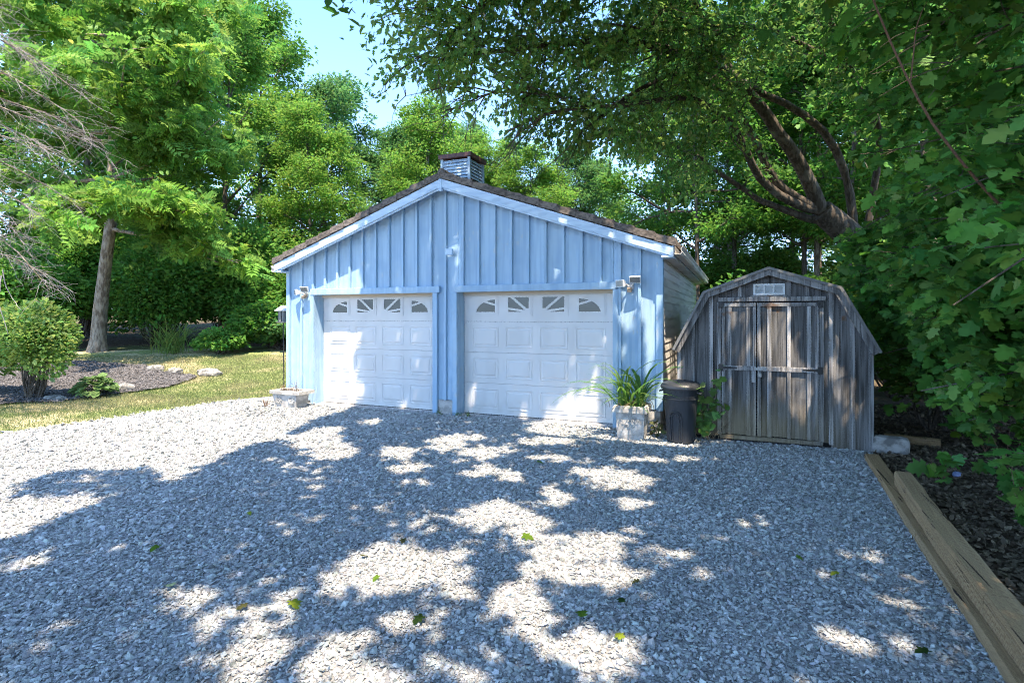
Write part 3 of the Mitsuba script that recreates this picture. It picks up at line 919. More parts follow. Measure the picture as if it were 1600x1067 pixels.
# roof, rake boards, sides
for (p, q) in zip(OUT[:-1], OUT[1:]):
    d = np.array(q) - p
    d = d / np.hypot(*d)
    nrm = np.array([-d[1], d[0]])
    P4 = lambda h0, h1, ex=0.0: [tuple(np.array(p) + nrm * h0 - d * ex), tuple(np.array(q) + nrm * h0 + d * ex), tuple(np.array(q) + nrm * h1 + d * ex), tuple(np.array(p) + nrm * h1 - d * ex)]
    piece(SH, 'rake_board', prism([p, q, (q[0] - nrm[0] * .082, q[1] - nrm[1] * .082), (p[0] - nrm[0] * .082, p[1] - nrm[1] * .082)], F0 - .125, F0 - .10), 'shed_wood')
    piece(SH, 'roof_sheet', prism(P4(.002, .020, .004), F0 - .15, 2.6), 'roof_tile')
    piece(SH, 'drip_edge', prism(P4(-.012, .0225, .003), F0 - .156, F0 - .1505), 'drip_metal')
    piece(SH, 'soffit', prism([(p[0] - nrm[0] * .012, p[1] - nrm[1] * .012), (q[0] - nrm[0] * .012, q[1] - nrm[1] * .012), (q[0] - nrm[0] * .03, q[1] - nrm[1] * .03), (p[0] - nrm[0] * .03, p[1] - nrm[1] * .03)], F0 - .099, F0 + .02), 'shed_wood')
for k in range(10):
    a = F0 + .02 + .3 * k
    piece(SH, 'side_plank', box(3.64, 3.66, a, a + .297, .02, 1.26), 'shed_wood')
    piece(SH, 'side_plank', box(5.975, 5.997, a, a + .297, -.04, 1.26), 'shed_wood')
piece(SH, 'rear_wall', prism(BODY, 2.5, 2.53), 'shed_wood')

# ------------------------------------------------------------------ things in front of the garage and shed
BN = thing('trash_bin', 'black plastic trash bin with a domed lid between the garage and the shed', 'trash bin')
bx, by = 3.715, -.83
tw = T().translate([bx, by, .0]).rotate([0, 0, 1], -14)
part(BN, 'body', lathe([(0, .0), (.165, .0), (.178, .015), (.185, .12), (.20, .35), (.218, .60), (.228, .70), (.238, .702), (.24, .722), (.22, .722)], 40, .16), 'black_plastic', smooth=35, tw=tw)
part(BN, 'lid', lathe([(.243, .715), (.258, .72), (.262, .74), (.252, .765), (.225, .795), (.15, .815), (.07, .825), (0, .826)], 40, .16), 'black_plastic', smooth=35, tw=tw)
arch = [(-.075, .03), (-.078, .30)] + [(.078 * math.cos(t), .34 + .085 * math.sin(t)) for t in np.linspace(math.pi, 0, 12)] + [(.078, .30), (.075, .03)]
rr = lambda z: .180 + (.218 - .180) * z / .6
ar = np.array([(x, -math.sqrt(max((rr(z) + .003) ** 2 - x * x, 0)) - .004, z) for x, z in arch])
part(BN, 'raised_arch', tube(ar, .0085, 8), 'black_plastic', smooth=40, tw=tw)
ar2 = np.array([(x * .62, -math.sqrt(max((rr(z * .96) + .001) ** 2 - x * x * .38, 0)) - .003, z * .95) for x, z in arch])
part(BN, 'raised_arch', tube(ar2, .006, 8), 'black_plastic', smooth=40, tw=tw)
for s in (-1, 1):
    part(BN, 'handle', tube([(s * .235, -.06, .68), (s * .275, -.05, .665), (s * .275, .05, .665), (s * .235, .06, .68)], .012, 8), 'black_plastic', smooth=40, tw=tw)
part(BN, 'lid_grip', hull([(x, y, z) for x in (-.05, .05) for y in (-.05, .05) for z in (.82, .832)]), 'black_plastic', tw=tw)
part(BN, 'rib_band', lathe([(.2245, .575), (.231, .58), (.231, .592), (.2255, .597)], 40, .16), 'black_plastic', smooth=35, tw=tw)


def swag(cx, cz, y, w, h, seed):
    """moulded ornament: a drooping garland of lumps about a boss"""
    r = R(seed)
    ms = []
    for t in np.linspace(-1, 1, 9):
        c = np.array([cx + t * w, y, cz - h * (1 - t * t) + .01])
        ms.append(hull(c + r.normal(0, 1, (14, 3)) * [.016, .007, .016]))
    for k in range(6):
        c = np.array([cx + r.normal(0, w * .3), y, cz + r.normal(.01, h * .35)])
        ms.append(hull(c + r.normal(0, 1, (12, 3)) * [.014, .008, .013]))
    return cat(ms)


def rosette(cx, cz, y, rad, seed):
    ms = [hull(np.array([cx, y, cz]) + R(seed).normal(0, 1, (20, 3)) * [rad * .16, .008, rad * .16])]
    for k in range(9):
        a = k * 2 * math.pi / 9
        c, s = math.cos(a), math.sin(a)
        pts = [(cx + (c * d - s * e) * rad, y - q, cz + (s * d + c * e) * rad) for d, e, q in ((.25, 0, 0), (.6, .2, .012), (.6, -.2, .012), (1, .1, .004), (1, -.1, .004), (.6, 0, .017), (.62, 0, -.004))]
        ms.append(hull(pts))
    return cat(ms)


PL = thing('planter', 'square pale stone planter with a moulded garland right of the right garage door', 'planter')
px0, px1, py0, py1 = 2.845, 3.265, -.98, -.56
body = hull([(x, y, z) for z, d in ((-.02, .035), (.36, .012)) for x in (px0 + d, px1 - d) for y in (py0 + d, py1 - d)])
part(PL, 'body', body, 'concrete', uv=tone(body))
ring = sbox(px0 - .022, py0 - .022, px1 + .022, py1 + .022).difference(sbox(px0 + .035, py0 + .035, px1 - .035, py1 - .035))
rim = trimesh.creation.extrude_polygon(ring, .065, engine='earcut')
rim = (np.array(rim.vertices) + [0, 0, .361], np.array(rim.faces))
part(PL, 'rim', rim, 'concrete', uv=tone(rim))
rim2 = trimesh.creation.extrude_polygon(ring.buffer(-.012), .022, engine='earcut')
rim2 = (np.array(rim2.vertices) + [0, 0, .4265], np.array(rim2.faces))
part(PL, 'rim_lip', rim2, 'concrete', uv=tone(rim2))
part(PL, 'potting_soil', box(px0 + .036, px1 - .036, py0 + .036, py1 - .036, .362, .405), 'mulch')
sw = swag(3.055, .25, py0 + .018, .115, .09, 5)
part(PL, 'garland_relief', sw, 'concrete', smooth=50)

TR = thing('planter', 'long stone trough planter with two rosettes at the left corner of the garage', 'planter')
tx0, tx1, ty0, ty1 = -3.66, -3.08, -.80, -.47
body = hull([(x, y, z) for z, d in ((-.02, .03), (.24, .0)) for x in (tx0 + d, tx1 - d) for y in (ty0 + d, ty1 - d)])
part(TR, 'body', body, 'concrete', uv=tone(body))
ring = sbox(tx0 - .04, ty0 - .035, tx1 + .10, ty1 + .035).difference(sbox(tx0 + .03, ty0 + .03, tx1 - .03, ty1 - .03))
rim = trimesh.creation.extrude_polygon(ring, .06, engine='earcut')
rim = (np.array(rim.vertices) + [0, 0, .241], np.array(rim.faces))
part(TR, 'rim', rim, 'concrete', uv=tone(rim))
part(TR, 'potting_soil', box(tx0 + .031, tx1 - .031, ty0 + .031, ty1 - .031, .242, .28), 'mulch')
for cxr in (-3.52, -3.21):
    ro = rosette(cxr, .125, ty0 + .009, .085, 6)
    part(TR, 'rosette', ro, 'concrete', smooth=30)


def blades(r, n, base, spread, length, width, droop, col, lean=.5, segs=8):
    """arching strap leaves, each folded along its midrib"""
    V, F, C, o = [], [], [], 0
    for k in range(n):
        a = r.uniform(0, 2 * np.pi)
        L = length * r.uniform(.55, 1.1)
        b0 = np.array(base) + [*(r.normal(0, spread, 2)), 0]
        el = r.uniform(1.0, 1.5) if r.random() > lean else r.uniform(.5, 1.1)
        d = np.array([math.cos(a) * math.cos(el), math.sin(a) * math.cos(el), math.sin(el)])
        p, pts = b0, []
        for t in np.linspace(0, 1, segs):
            pts.append(p.copy())
            p = p + d * L / (segs - 1)
            d = d + np.array([math.cos(a) * .12, math.sin(a) * .12, -droop * (.3 + 1.4 * t) / segs * r.uniform(.7, 1.3) * 2])
            d = d / np.linalg.norm(d)
        pts = np.array(pts)
        side = np.array([-math.sin(a), math.cos(a), 0])
        w = width * r.uniform(.7, 1.2) * np.sin(np.clip(np.linspace(.12, 1, segs), 0, 1) * np.pi * .98 + .02) ** .6
        w[-1] = .001
        up = np.cross(np.gradient(pts, axis=0), side)
        up /= np.linalg.norm(up, axis=1, keepdims=True) + 1e-9
        v = np.stack([pts - side * w[:, None] + up * w[:, None] * .35, pts, pts + side * w[:, None] + up * w[:, None] * .35], 1).reshape(-1, 3)
        i = np.arange(segs - 1) * 3
        f = np.vstack([np.stack([i, i + 3, i + 1], 1), np.stack([i + 1, i + 3, i + 4], 1), np.stack([i + 1, i + 4, i + 2], 1), np.stack([i + 2, i + 4, i + 5], 1)])
        V.append(v)
        F.append(f + o)
        o += len(v)
        C.append(np.tile(np.array(col) * r.uniform(.7, 1.3) * np.array([1 + r.normal(0, .12), 1, 1]), (len(v), 1)))
    return (np.vstack(V), np.vstack(F)), np.vstack(C)


r = R(31)
PT = thing('strap_leaf_plant', 'tall green strap-leaved plant arching out of the square planter', 'plant')
m, c = blades(r, 46, (3.00, -.77, .40), .085, .80, .014, .85, (.18, .32, .075))
for i in range(len(m[0]) // 24):
    part(PT, 'leaf', (m[0][24 * i:24 * i + 24], m[1][:28]), 'leaf', smooth=True, color=c[24 * i:24 * i + 24])
m, c = blades(r, 14, (3.16, -.75, .40), .02, 1.05, .022, 1.2, (.13, .28, .07), lean=.1)
for i in range(len(m[0]) // 24):
    part(PT, 'tall_leaf', (m[0][24 * i:24 * i + 24], m[1][:28]), 'leaf', smooth=True, color=c[24 * i:24 * i + 24])
m, c = blades(r, 12, (2.96, -.78, .40), .025, 1.12, .018, 1.15, (.20, .34, .07), lean=.35)
for i in range(len(m[0]) // 24):
    part(PT, 'tall_leaf', (m[0][24 * i:24 * i + 24], m[1][:28]), 'leaf', smooth=True, color=c[24 * i:24 * i + 24])
m, c = blades(r, 26, (3.06, -.78, .40), .12, .36, .007, 1.2, (.30, .24, .15), lean=.7)
part(PT, 'withered_leaves', m, 'leaf', smooth=True, color=c, label='withered tan leaves hanging over the planter rim')
PT = thing('withered_plant', 'withered brown plants standing in the long trough planter', 'plant')
for k in range(5):
    m, c = blades(r, 9, (-3.58 + .11 * k, -.64, .27), .03, .17 + .05 * (k == 3), .0045, .6, (.24, .17, .10), lean=.4, segs=6)
    part(PT, 'stalks', m, 'leaf', smooth=True, color=c)
m, c = blades(r, 4, (-3.23, -.64, .27), .02, .36, .004, .3, (.22, .13, .09), lean=0, segs=6)
part(PT, 'tall_stalks', m, 'leaf', smooth=True, color=c)
PT = thing('withered_weed', 'reddish dry weed on the gravel left of the trough planter', 'weed')
m, c = blades(r, 16, (-3.74, -.86, .0), .035, .24, .004, .6, (.25, .14, .08), lean=.3, segs=6)
part(PT, 'stalks', m, 'leaf', smooth=True, color=c)

# bird feeder on a pole behind the left corner of the garage
b = loc(-4.80, 11.35)
BF = thing('bird_feeder', 'lantern-shaped bird feeder on a thin pole left of the garage corner', 'bird feeder')
tw = T().translate([b[0], b[1], 0])
part(BF, 'pole', tube([(0.02, 0, -.1), (.01, 0, .8), (0, 0, 1.56)], .011, 8), 'black_metal', smooth=50, tw=tw)
part(BF, 'tray', lathe([(0, 1.555), (.13, 1.555), (.145, 1.585), (.13, 1.58), (0, 1.565)], 24), 'grey_metal', smooth=40, tw=tw)
part(BF, 'seed_tube', lathe([(.095, 1.566), (.095, 1.80), (0, 1.802)], 20), 'lamp_glass', smooth=40, tw=tw)
for k in range(4):
    a = k * math.pi / 2 + .4
    part(BF, 'rod', tube([(.105 * math.cos(a), .105 * math.sin(a), 1.57), (.105 * math.cos(a), .105 * math.sin(a), 1.81)], .007, 6), 'black_metal', tw=tw)
part(BF, 'roof', lathe([(.17, 1.80), (.175, 1.81), (.10, 1.87), (.03, 1.915), (0, 1.92)], 24), 'white_metal', smooth=30, tw=tw)
part(BF, 'hanger', tube([(.03 * math.cos(t), 0, 1.93 + .03 * math.sin(t)) for t in np.linspace(-.5, 3.6, 10)], .004, 6), 'black_metal', tw=tw)

# ------------------------------------------------------------------ timber edging


def timber(key_label, p, q, w, h, z0, seed, name='landscape_timber', group=None):
    r = R(seed)
    p, q = np.array(p, float), np.array(q, float)
    L = np.linalg.norm(q - p)
    n = max(int(L / .06), 6)
    t = np.linspace(0, L, n)
    pr = [(-w / 2, h * .12), (-w * .42, 0), (w * .42, 0), (w / 2, h * .12), (w / 2, h * .85), (w * .42, h), (w * .1, h * 1.01), (-w * .2, h), (-w * .42, h * .99), (-w / 2, h * .86)]
    m = len(pr)
    V = []
    for k, s in enumerate(t):
        pts = np.array(pr)
        V.append(np.column_stack([pts[:, 0], np.full(m, s), pts[:, 1]]))
    V = np.array(V).reshape(-1, 3)
    V += .011 * (meshkit.fbm(V * [9, 3.5, 9] + seed * 7, 3, seed)[:, None] - .5) * np.array([1.4, 0, 1.2])
    i, j = np.meshgrid(np.arange(n - 1), np.arange(m), indexing='ij')
    j2 = (j + 1) % m
    q4 = np.stack([i * m + j, i * m + j2, (i + 1) * m + j2, (i + 1) * m + j], -1).reshape(-1, 4)
    f = [q4[:, [0, 1, 2]], q4[:, [0, 2, 3]]]
    f.append(np.array([[0, k + 1, k] for k in range(1, m - 1)]))
    e = (n - 1) * m
    f.append(np.array([[e, e + k, e + k + 1] for k in range(1, m - 1)]))
    ang = math.atan2(-(q - p)[0], (q - p)[1])
    m_ = turn((V, np.vstack(f)[:, ::-1]), ang)
    m_ = move(m_, (p[0], p[1], z0))
    key = numbered(name)
    scene[key] = mikit.ply(m_, 'timber_wood', smooth=45)
    return tag(key, key_label, 'timber', group)


timber('lower far timber half sunk along the gravel edge, ending at the stone block', (5.735, -3.55), (5.895, -.92), .155, .145, -.085, 1)
timber('lower near timber half sunk along the gravel edge, running out of the frame', (5.555, -6.9), (5.732, -3.56), .155, .145, -.088, 2)
timber('upper landscape timber lying on the edging, the farthest of the three', (5.775, -3.62), (5.885, -2.26), .145, .14, .061, 3)
timber('upper landscape timber lying on the edging, cracked middle one of the three', (5.71, -4.83), (5.772, -3.63), .15, .143, .060, 4)
timber('upper landscape timber lying on the edging, tan one nearest the camera', (5.59, -7.2), (5.708, -4.84), .15, .143, .062, 5)
timber('weathered timber lying in the shade behind the stone block', (6.85, .12), (6.28, .30), .13, .11, -.02, 6)


def rock(key, label, c, size, seed, name='stone', flat=.0, group=None, catg='stone', chisel=0.0):
    r = R(seed)
    m = trimesh.creation.icosphere(3)
    v = np.array(m.vertices)
    v = np.sign(v) * np.abs(v) ** (.38 if chisel else .75)
    d = meshkit.fbm(v * 1.3 + seed * 3.1, 4, seed)[:, None] - .5
    v = v * (1 + (.28 if chisel else .6) * d)
    if chisel:
        g = np.abs(((v[:, 0] * 5 + v[:, 2] * 1.2 + .6 * meshkit.fbm(v * 2, 2, 3)) % 1) - .5)
        v = v * (1 - chisel * g[:, None])
    v = v * np.array(size) / 2
    k = numbered(name)
    scene[k] = mikit.ply((v, np.array(m.faces)), 'rock', smooth=40)
    scene[k]['to_world'] = T().translate(list(map(float, c))).rotate([0, 0, 1], float(r.uniform(-15, 15)))
    return tag(k, label, catg, group)


rock('', 'rough pale chiselled stone block at the end of the timber edging by the shed', (6.18, -.46, .075), (.40, .24, .25), 3, 'stone_block', chisel=.10)
for c, s, lb in (((-9.0, 12.55), (.55, .35, .22), 'flat pale edging stone at the front of the mulch bed right of the hosta'),
                 ((-8.15, 14.6), (.75, .4, .26), 'large pale edging stone at the right end of the mulch bed'),
                 ((-9.25, 14.85), (.4, .3, .22), 'small dark-sided edging stone at the back of the mulch bed'),
                 ((-9.95, 15.1), (.45, .3, .24), 'rounded edging stone at the back of the bed below the tree'),
                 ((-9.3, 11.0), (.42, .3, .16), 'low edging stone between the round shrub and the hosta')):
    p = loc(*c)
    rock('', lb, (p[0], p[1], H(p[0], p[1]) + s[2] * .12), s, int(abs(c[0]) * 31), 'edging_stone', group=None)

# crumpled blue and white wrapper on the litter
WR = loc(4.62, 5.62)
m = trimesh.creation.icosphere(2)
v = np.array(m.vertices)
v = v * (1 + .7 * (meshkit.fbm(v * 2.2, 3, 3)[:, None] - .5)) * [.06, .03, .028]
k = numbered('crumpled_wrapper')
scene[k] = mikit.ply((v, np.array(m.faces)), 'blue_wrapper')
scene[k]['to_world'] = T().translate([float(WR[0]), float(WR[1]), float(H(WR[0], WR[1])) + .06]).rotate([0, 0, 1], 50)
tag(k, 'crumpled blue wrapper on the dead leaves right of the timbers', 'litter')

# ------------------------------------------------------------------ foliage
# leaf blades: (vertices, triangles); x from stalk to tip, z up
def blade_simple():
    return np.array([[0, 0, 0], [.45, .30, .07], [1, 0, -.10], [.45, -.30, .07]]), np.array([[0, 2, 1], [0, 3, 2]])


def blade_oval():
    v = np.array([[0, 0, 0], [.28, .27, .06], [.7, .25, .03], [1, 0, -.14], [.7, -.25, .03], [.28, -.27, .06]])
    return v, np.array([[0, 2, 1], [0, 3, 2], [0, 4, 3], [0, 5, 4]])


def blade_maple():
    h = [(0, 0), (-.10, .22), (.10, .42), (.22, .26), (.50, .56), (.55, .26), (.74, .30), (1.0, 0)]
    o = h + [(x, -y) for x, y in h[1:-1][::-1]]
    v = np.array([[.35, 0, .03]] + [[x, y, -.22 * y * y - .14 * x * x + .05 * abs(y)] for x, y in o])
    n = len(o)
    return v, np.array([[0, 1 + (k + 1) % n, 1 + k] for k in range(n)])


def blade_lobed():
    h = [(0, 0), (.18, .12), (.34, .30), (.45, .14), (.64, .27), (.74, .12), (1.0, 0)]
    o = h + [(x, -y) for x, y in h[1:-1][::-1]]
    v = np.array([[.4, 0, .03]] + [[x, y, -.12 * x * x + .05 * abs(y)] for x, y in o])
    n = len(o)
    return v, np.array([[0, 1 + (k + 1) % n, 1 + k] for k in range(n)])


def blade_frond(pairs=6):
    V, F = [], []

    def leaflet(x, sgn, L, w):
        a = 1.05 if sgn else 0
        z0 = -.28 * x * x
        d = np.array([math.cos(a), sgn * math.sin(a), -.22])
        sd = np.array([-d[1], d[0], 0]) / np.hypot(d[0], d[1])
        p = np.array([x, 0, z0])
        k = len(V)
        V.extend([p, p + d * L * .42 + sd * w, p + d * L + [0, 0, -.03], p + d * L * .42 - sd * w])
        F.extend([[k, k + 2, k + 1], [k, k + 3, k + 2]])
    for i in range(pairs):
        x = .18 + .74 * i / (pairs - 1)
        L = .33 * (1 - .35 * abs(i / (pairs - 1) - .4))
        for s in (-1, 1):
            leaflet(x + (.02 if s > 0 else 0), s, L, .075)
    leaflet(.95, 0, .26, .05)
    k = len(V)
    V.extend([[0, .006, 0], [0, -.006, 0], [.5, .005, -.07], [.5, -.005, -.07], [1, 0, -.28]])
    F.extend([[k, k + 1, k + 2], [k + 1, k + 3, k + 2], [k + 2, k + 3, k + 4]])
    return np.array(V, float), np.array(F)


B_SIMPLE, B_OVAL, B_MAPLE, B_LOBED, B_FROND = blade_simple(), blade_oval(), blade_maple(), blade_lobed(), blade_frond()


def leaves(r, blade, P, D, size, col, up=.8, droop=.25, var=.22, clump=None):
    """blades at P pointing along D (made to droop), faces turned up to the light"""
    n = len(P)
    D = D / (np.linalg.norm(D, axis=1, keepdims=True) + 1e-9)
    D = D * [1, 1, .6] + r.normal(0, .35, (n, 3)) - [0, 0, droop]
    N = r.normal(0, .42, (n, 3)) + np.array([.21, -.36, .91]) * up   # blades face the light
    X, Y, N = frames(D, N)
    s = size * np.clip(r.lognormal(-.06, .27, n), .45, 1.6)
    t = r.normal(0, 1, (n, 1))
    if clump is not None:
        t = t * .6 + clump[:, None] * .8
    C = np.array(col) * np.exp(var * t) * np.column_stack([np.exp(.16 * r.normal(0, 1, n)), np.ones(n), np.exp(.2 * r.normal(0, 1, n))])
    return scatter(blade[0], blade[1], P, X, Y, N, np.column_stack([s] * 3), np.clip(C, .003, .5))


def limb(r, p, d, L, r0, r1, n=7, wob=.12, lift=0.0):
    d = np.array(d, float)
    d /= np.linalg.norm(d)
    pts = [np.array(p, float)]
    for k in range(n - 1):
        d = d + r.normal(0, wob, 3) + [0, 0, lift / n]
        d /= np.linalg.norm(d)
        pts.append(pts[-1] + d * L / (n - 1))
    return np.array(pts), np.linspace(r0, r1, n)


def make_tree(seed, Ht, base, Rad, n_limb, leaf, col, n_leaf, blade=B_SIMPLE, r0=.16, lean=(0, 0), clump_r=.55, form=1.0):
    """trunk, limbs and twigs as one woody mesh; leaves in clumps at the twigs"""
    r = R(seed)
    wood, tips, dirs = [], [], []
    k = 9
    tr = np.column_stack([np.linspace(0, lean[0], k) + np.cumsum(r.normal(0, .10, k)) * np.linspace(0, 1, k), np.linspace(0, lean[1], k) + np.cumsum(r.normal(0, .10, k)) * np.linspace(0, 1, k), np.linspace(-.3, Ht * .93, k)])
    rt = r0 * np.linspace(1, .12, k)
    rt[0] *= 1.35
    wood.append(tube(tr, rt, 8))
    for i in range(n_limb):
        f = base + (1 - base) * (i + r.random() * .8) / n_limb
        h = f * Ht * .93
        p = np.array([np.interp(h, tr[:, 2], tr[:, a]) for a in range(3)])
        az = i * 2.4 + r.normal(0, .4)
        q = (f - base) / (1 - base)
        L = Rad * form * (1.05 - .75 * q ** 1.6) * (.55 + .45 * min(1, q * 5 + .25)) * r.uniform(.75, 1.15)
        el = .25 + .75 * q + r.normal(0, .15)
        pts, rad = limb(r, p, (math.cos(az) * math.cos(el), math.sin(az) * math.cos(el), math.sin(el)), L, r0 * .42 * (1.1 - .7 * q), .012, 7, .13, .1)
        wood.append(tube(pts, rad, 6))
        for j in range(7):
            t = r.uniform(.3, 1.0)
            c = pts[min(int(t * 6), 5)] + (pts[min(int(t * 6) + 1, 6)] - pts[min(int(t * 6), 5)]) * (t * 6 % 1)
            aa = az + r.choice([-1, 1]) * r.uniform(.3, 1.3)
            e2 = r.uniform(-.2, .7)
            l2 = L * r.uniform(.22, .48)
            tw, rw = limb(r, c, (math.cos(aa) * math.cos(e2), math.sin(aa) * math.cos(e2), math.sin(e2)), l2, .018, .005, 5, .16)
            wood.append(tube(tw, rw, 4, False))
            for m in (2, 4):
                tips.append(tw[m])
                dirs.append(tw[4] - c)
        tips.append(pts[-1])
        dirs.append(pts[-1] - pts[-3])
    tips, dirs = np.array(tips), np.array(dirs)
    idx = r.integers(0, len(tips), n_leaf)
    rc = clump_r * r.uniform(.6, 1.35, len(tips))
    off = r.normal(0, 1, (n_leaf, 3))
    off *= (r.random((n_leaf, 1)) ** .4) / (np.linalg.norm(off, axis=1, keepdims=True) + 1e-9)
    off *= rc[idx][:, None] * np.array([1, 1, .62])
    cv = r.normal(0, 1, len(tips))
    m, c = leaves(r, blade, tips[idx] + off, dirs[idx] * .5 + off, leaf, col, clump=cv[idx])
    return cat(wood), (m, c)


def plant_tree(key, wood, crown, at, rot=0.0, sc=1.0, bark='bark'):
    """wood and crown: shape dicts, shared between the trees of a kind"""
    tw = T().translate([float(a) for a in at]).rotate([0, 0, 1], float(rot)).scale(float(sc) if np.isscalar(sc) else list(map(float, sc)))
    scene[f'{key}__trunk'] = {**wood, 'to_world': tw}
    scene[f'{key}__crown'] = {**crown, 'to_world': tw}
    labels[f'{key}__crown'] = {'kind': 'stuff'}


GREEN_Y, GREEN_M, GREEN_D, GREEN_B = (.195, .360, .065), (.120, .265, .048), (.155, .33, .065), (.125, .265, .085)
for nm, a in {
    'tall': dict(seed=101, Ht=15, base=.28, Rad=4.2, n_limb=26, leaf=.17, col=GREEN_M, n_leaf=30000, r0=.17, clump_r=.62),
    'bright': dict(seed=102, Ht=12, base=.16, Rad=4.0, n_limb=26, leaf=.15, col=GREEN_Y, n_leaf=34000, r0=.15, clump_r=.60),
    'round': dict(seed=103, Ht=11, base=.14, Rad=4.2, n_limb=24, leaf=.15, col=GREEN_B, n_leaf=34000, r0=.15, clump_r=.62),
    'slim': dict(seed=104, Ht=12, base=.30, Rad=2.6, n_limb=20, leaf=.13, col=GREEN_M, n_leaf=20000, r0=.10, clump_r=.50, blade=B_SIMPLE),
}.items():
    w, (m, c) = make_tree(**a)
    for q, d in (('trunk', mikit.ply(w, 'bark', smooth=60)), ('pale', mikit.ply(w, 'bark_pale', smooth=60)), ('crown', mikit.ply(m, 'leaf', color=c))):
        scene[f'{nm}_{q}_group'] = {'type': 'shapegroup', 'shape': d}

# background woods: (kind, X, Z, height factor, label)
WOODS = [
    ('bright', -14.5, 27, 1.25, 'tree with bright leaves standing behind the mulch bed at the left'),
    ('tall', -19.5, 25, 1.15, 'tall tree at the far left behind the round shrub'),
    ('round', -24, 23, 1.2, 'dense tree at the left edge of the picture'),
    ('tall', -16, 34, 1.3, 'tall dark tree far back on the left'),
    ('round', -10.5, 30, 1.15, 'broad tree behind the leaning trunk on the left'),
    ('bright', -9.3, 25, .80, 'bright green tree left of the garage roof'),
    ('round', -6.6, 31, 1.0, 'round-topped tree against the sky left of the cupola'),
    ('bright', -4.0, 27, .86, 'sunlit yellow-green tree right behind the left roof slope'),
    ('bright', -1.2, 31, .92, 'yellow-green tree behind the cupola'),
    ('slim', -7.9, 35, 1.08, 'slender tree far behind the left roof slope'),
    ('round', -3.6, 37, 1.12, 'tall back tree against the sky above the left roof slope'),
    ('bright', .9, 28, .80, 'yellow-green tree just right of the cupola behind the roof'),
    ('round', 4.2, 32, .92, 'blue-green tree behind the middle of the right roof slope'),
    ('round', -24.5, 31, 1.2, 'broad tree far back at the left edge'),
    ('bright', -19, 30, 1.1, 'bright tree far back between the round shrub and the leaning trunk'),
    ('bright', 2.6, 34, .78, 'pale distant tree over the right roof slope'),
    ('bright', 6.0, 38, .85, 'distant tree seen through the oak branches right of the cupola'),
    ('tall', 7.0, 24, .95, 'tree with dark leaves behind the garage at the right eave'),
    ('slim', 6.0, 17.5, .95, 'thin-trunked tree beyond the garage gutter'),
    ('slim', 8.0, 19.5, 1.1, 'slim tree with a forked stem behind the shed'),
    ('slim', 9.2, 17, 1.0, 'slim dark trunk rising behind the left end of the shed roof'),
    ('slim', 9.9, 17.6, 1.02, 'pale slim trunk behind the middle of the shed roof'),
    ('slim', 9.4, 15.0, 1.05, 'dark upright trunk behind the right slope of the shed'),
    ('tall', 12.5, 22, 1.0, 'tall woodland tree behind the shed'),
    ('round', 11, 27, 1.2, 'broad woodland tree far behind the shed'),
    ('tall', 17, 24, 1.1, 'woodland tree behind the near maple leaves'),
    ('bright', 15.5, 30, 1.1, 'bright woodland tree far back on the right'),
    ('round', 16, 17, .95, 'dense woodland tree at the right behind the maple'),
    ('round', 20, 21, 1.05, 'dense tree at the far right edge of the wood'),
    ('slim', 12.2, 13.5, .9, 'slender tree just right of the shed'),
    ('tall', 22, 30, 1.2, 'tall tree at the far right back of the wood'),
]
r = R(41)
PALE = ('pale slim trunk behind the middle of the shed roof',)
for kind, X, Z, sc, lb in WOODS:
    k = thing('woodland_tree', lb, 'tree', 'trees in the background wood')
    p = loc(X, Z)
    w = f"{kind}_{'pale' if lb in PALE else 'trunk'}_group"
    plant_tree(k, {'type': 'instance', 'shape': {'type': 'ref', 'id': w}}, {'type': 'instance', 'shape': {'type': 'ref', 'id': f'{kind}_crown_group'}}, (p[0], p[1], H(p[0], p[1]) - .05), r.uniform(0, 360), (sc, sc, sc * r.uniform(.95, 1.1)))


def bush(name, label, catg, at, size, n, leaf, col, seed, blade=B_SIMPLE, stems=5, lobes=14, group=None, up=.8, lift=.12, stem_col='bark', hollow=.55):
    """a shrub: stems fanning up into lobes of leaves"""
    r = R(seed)
    k = thing(name, label, catg, group)
    p = np.array([at[0], at[1], H(at[0], at[1])]) if len(at) == 2 else np.array(at, float)
    sx, sy, sz = np.array(size, float)
    C = []
    while len(C) < lobes:
        q = r.normal(0, 1, 3)
        q /= np.linalg.norm(q)
        if q[2] > -.45:
            C.append(q * r.uniform(hollow, .95))
    C = np.array(C) * [sx * .68, sy * .68, sz * .5 * (1 - lift) * .8] + [0, 0, sz * (lift + .5 * (1 - lift))]
    wood = []
    for i in range(max(stems, 1)):
        a = r.uniform(0, 2 * np.pi)
        b = np.array([math.cos(a) * sx * .10, math.sin(a) * sy * .10, -.05])
        for c in C[r.integers(0, lobes, 3)]:
            mid = b * .5 + c * .5 + [b[0] * .6, b[1] * .6, -.1 * sz]
            wood.append(tube(spline([b, mid, c], 7), np.linspace(.010 + .006 * sz, .004, 7), 5))
    idx = r.integers(0, lobes, n)
    off = r.normal(0, 1, (n, 3))
    off *= r.random((n, 1)) ** .33 / np.linalg.norm(off, axis=1, keepdims=True)
    rc = r.uniform(.32, .55, lobes)
    off *= rc[idx][:, None] * np.array([sx, sy, sz * .62])
    P = C[idx] + off
    P = P[P[:, 2] > .03 * sz]
    m, c = leaves(r, blade, P + p, P - [0, 0, sz * .4], leaf, col, up=up, clump=r.normal(0, 1, lobes)[idx[:len(P)]], var=.2)
    part(k, 'stems', move(cat(wood), p), stem_col, smooth=60)
    part(k, 'foliage', m, 'leaf', color=c)
    return k


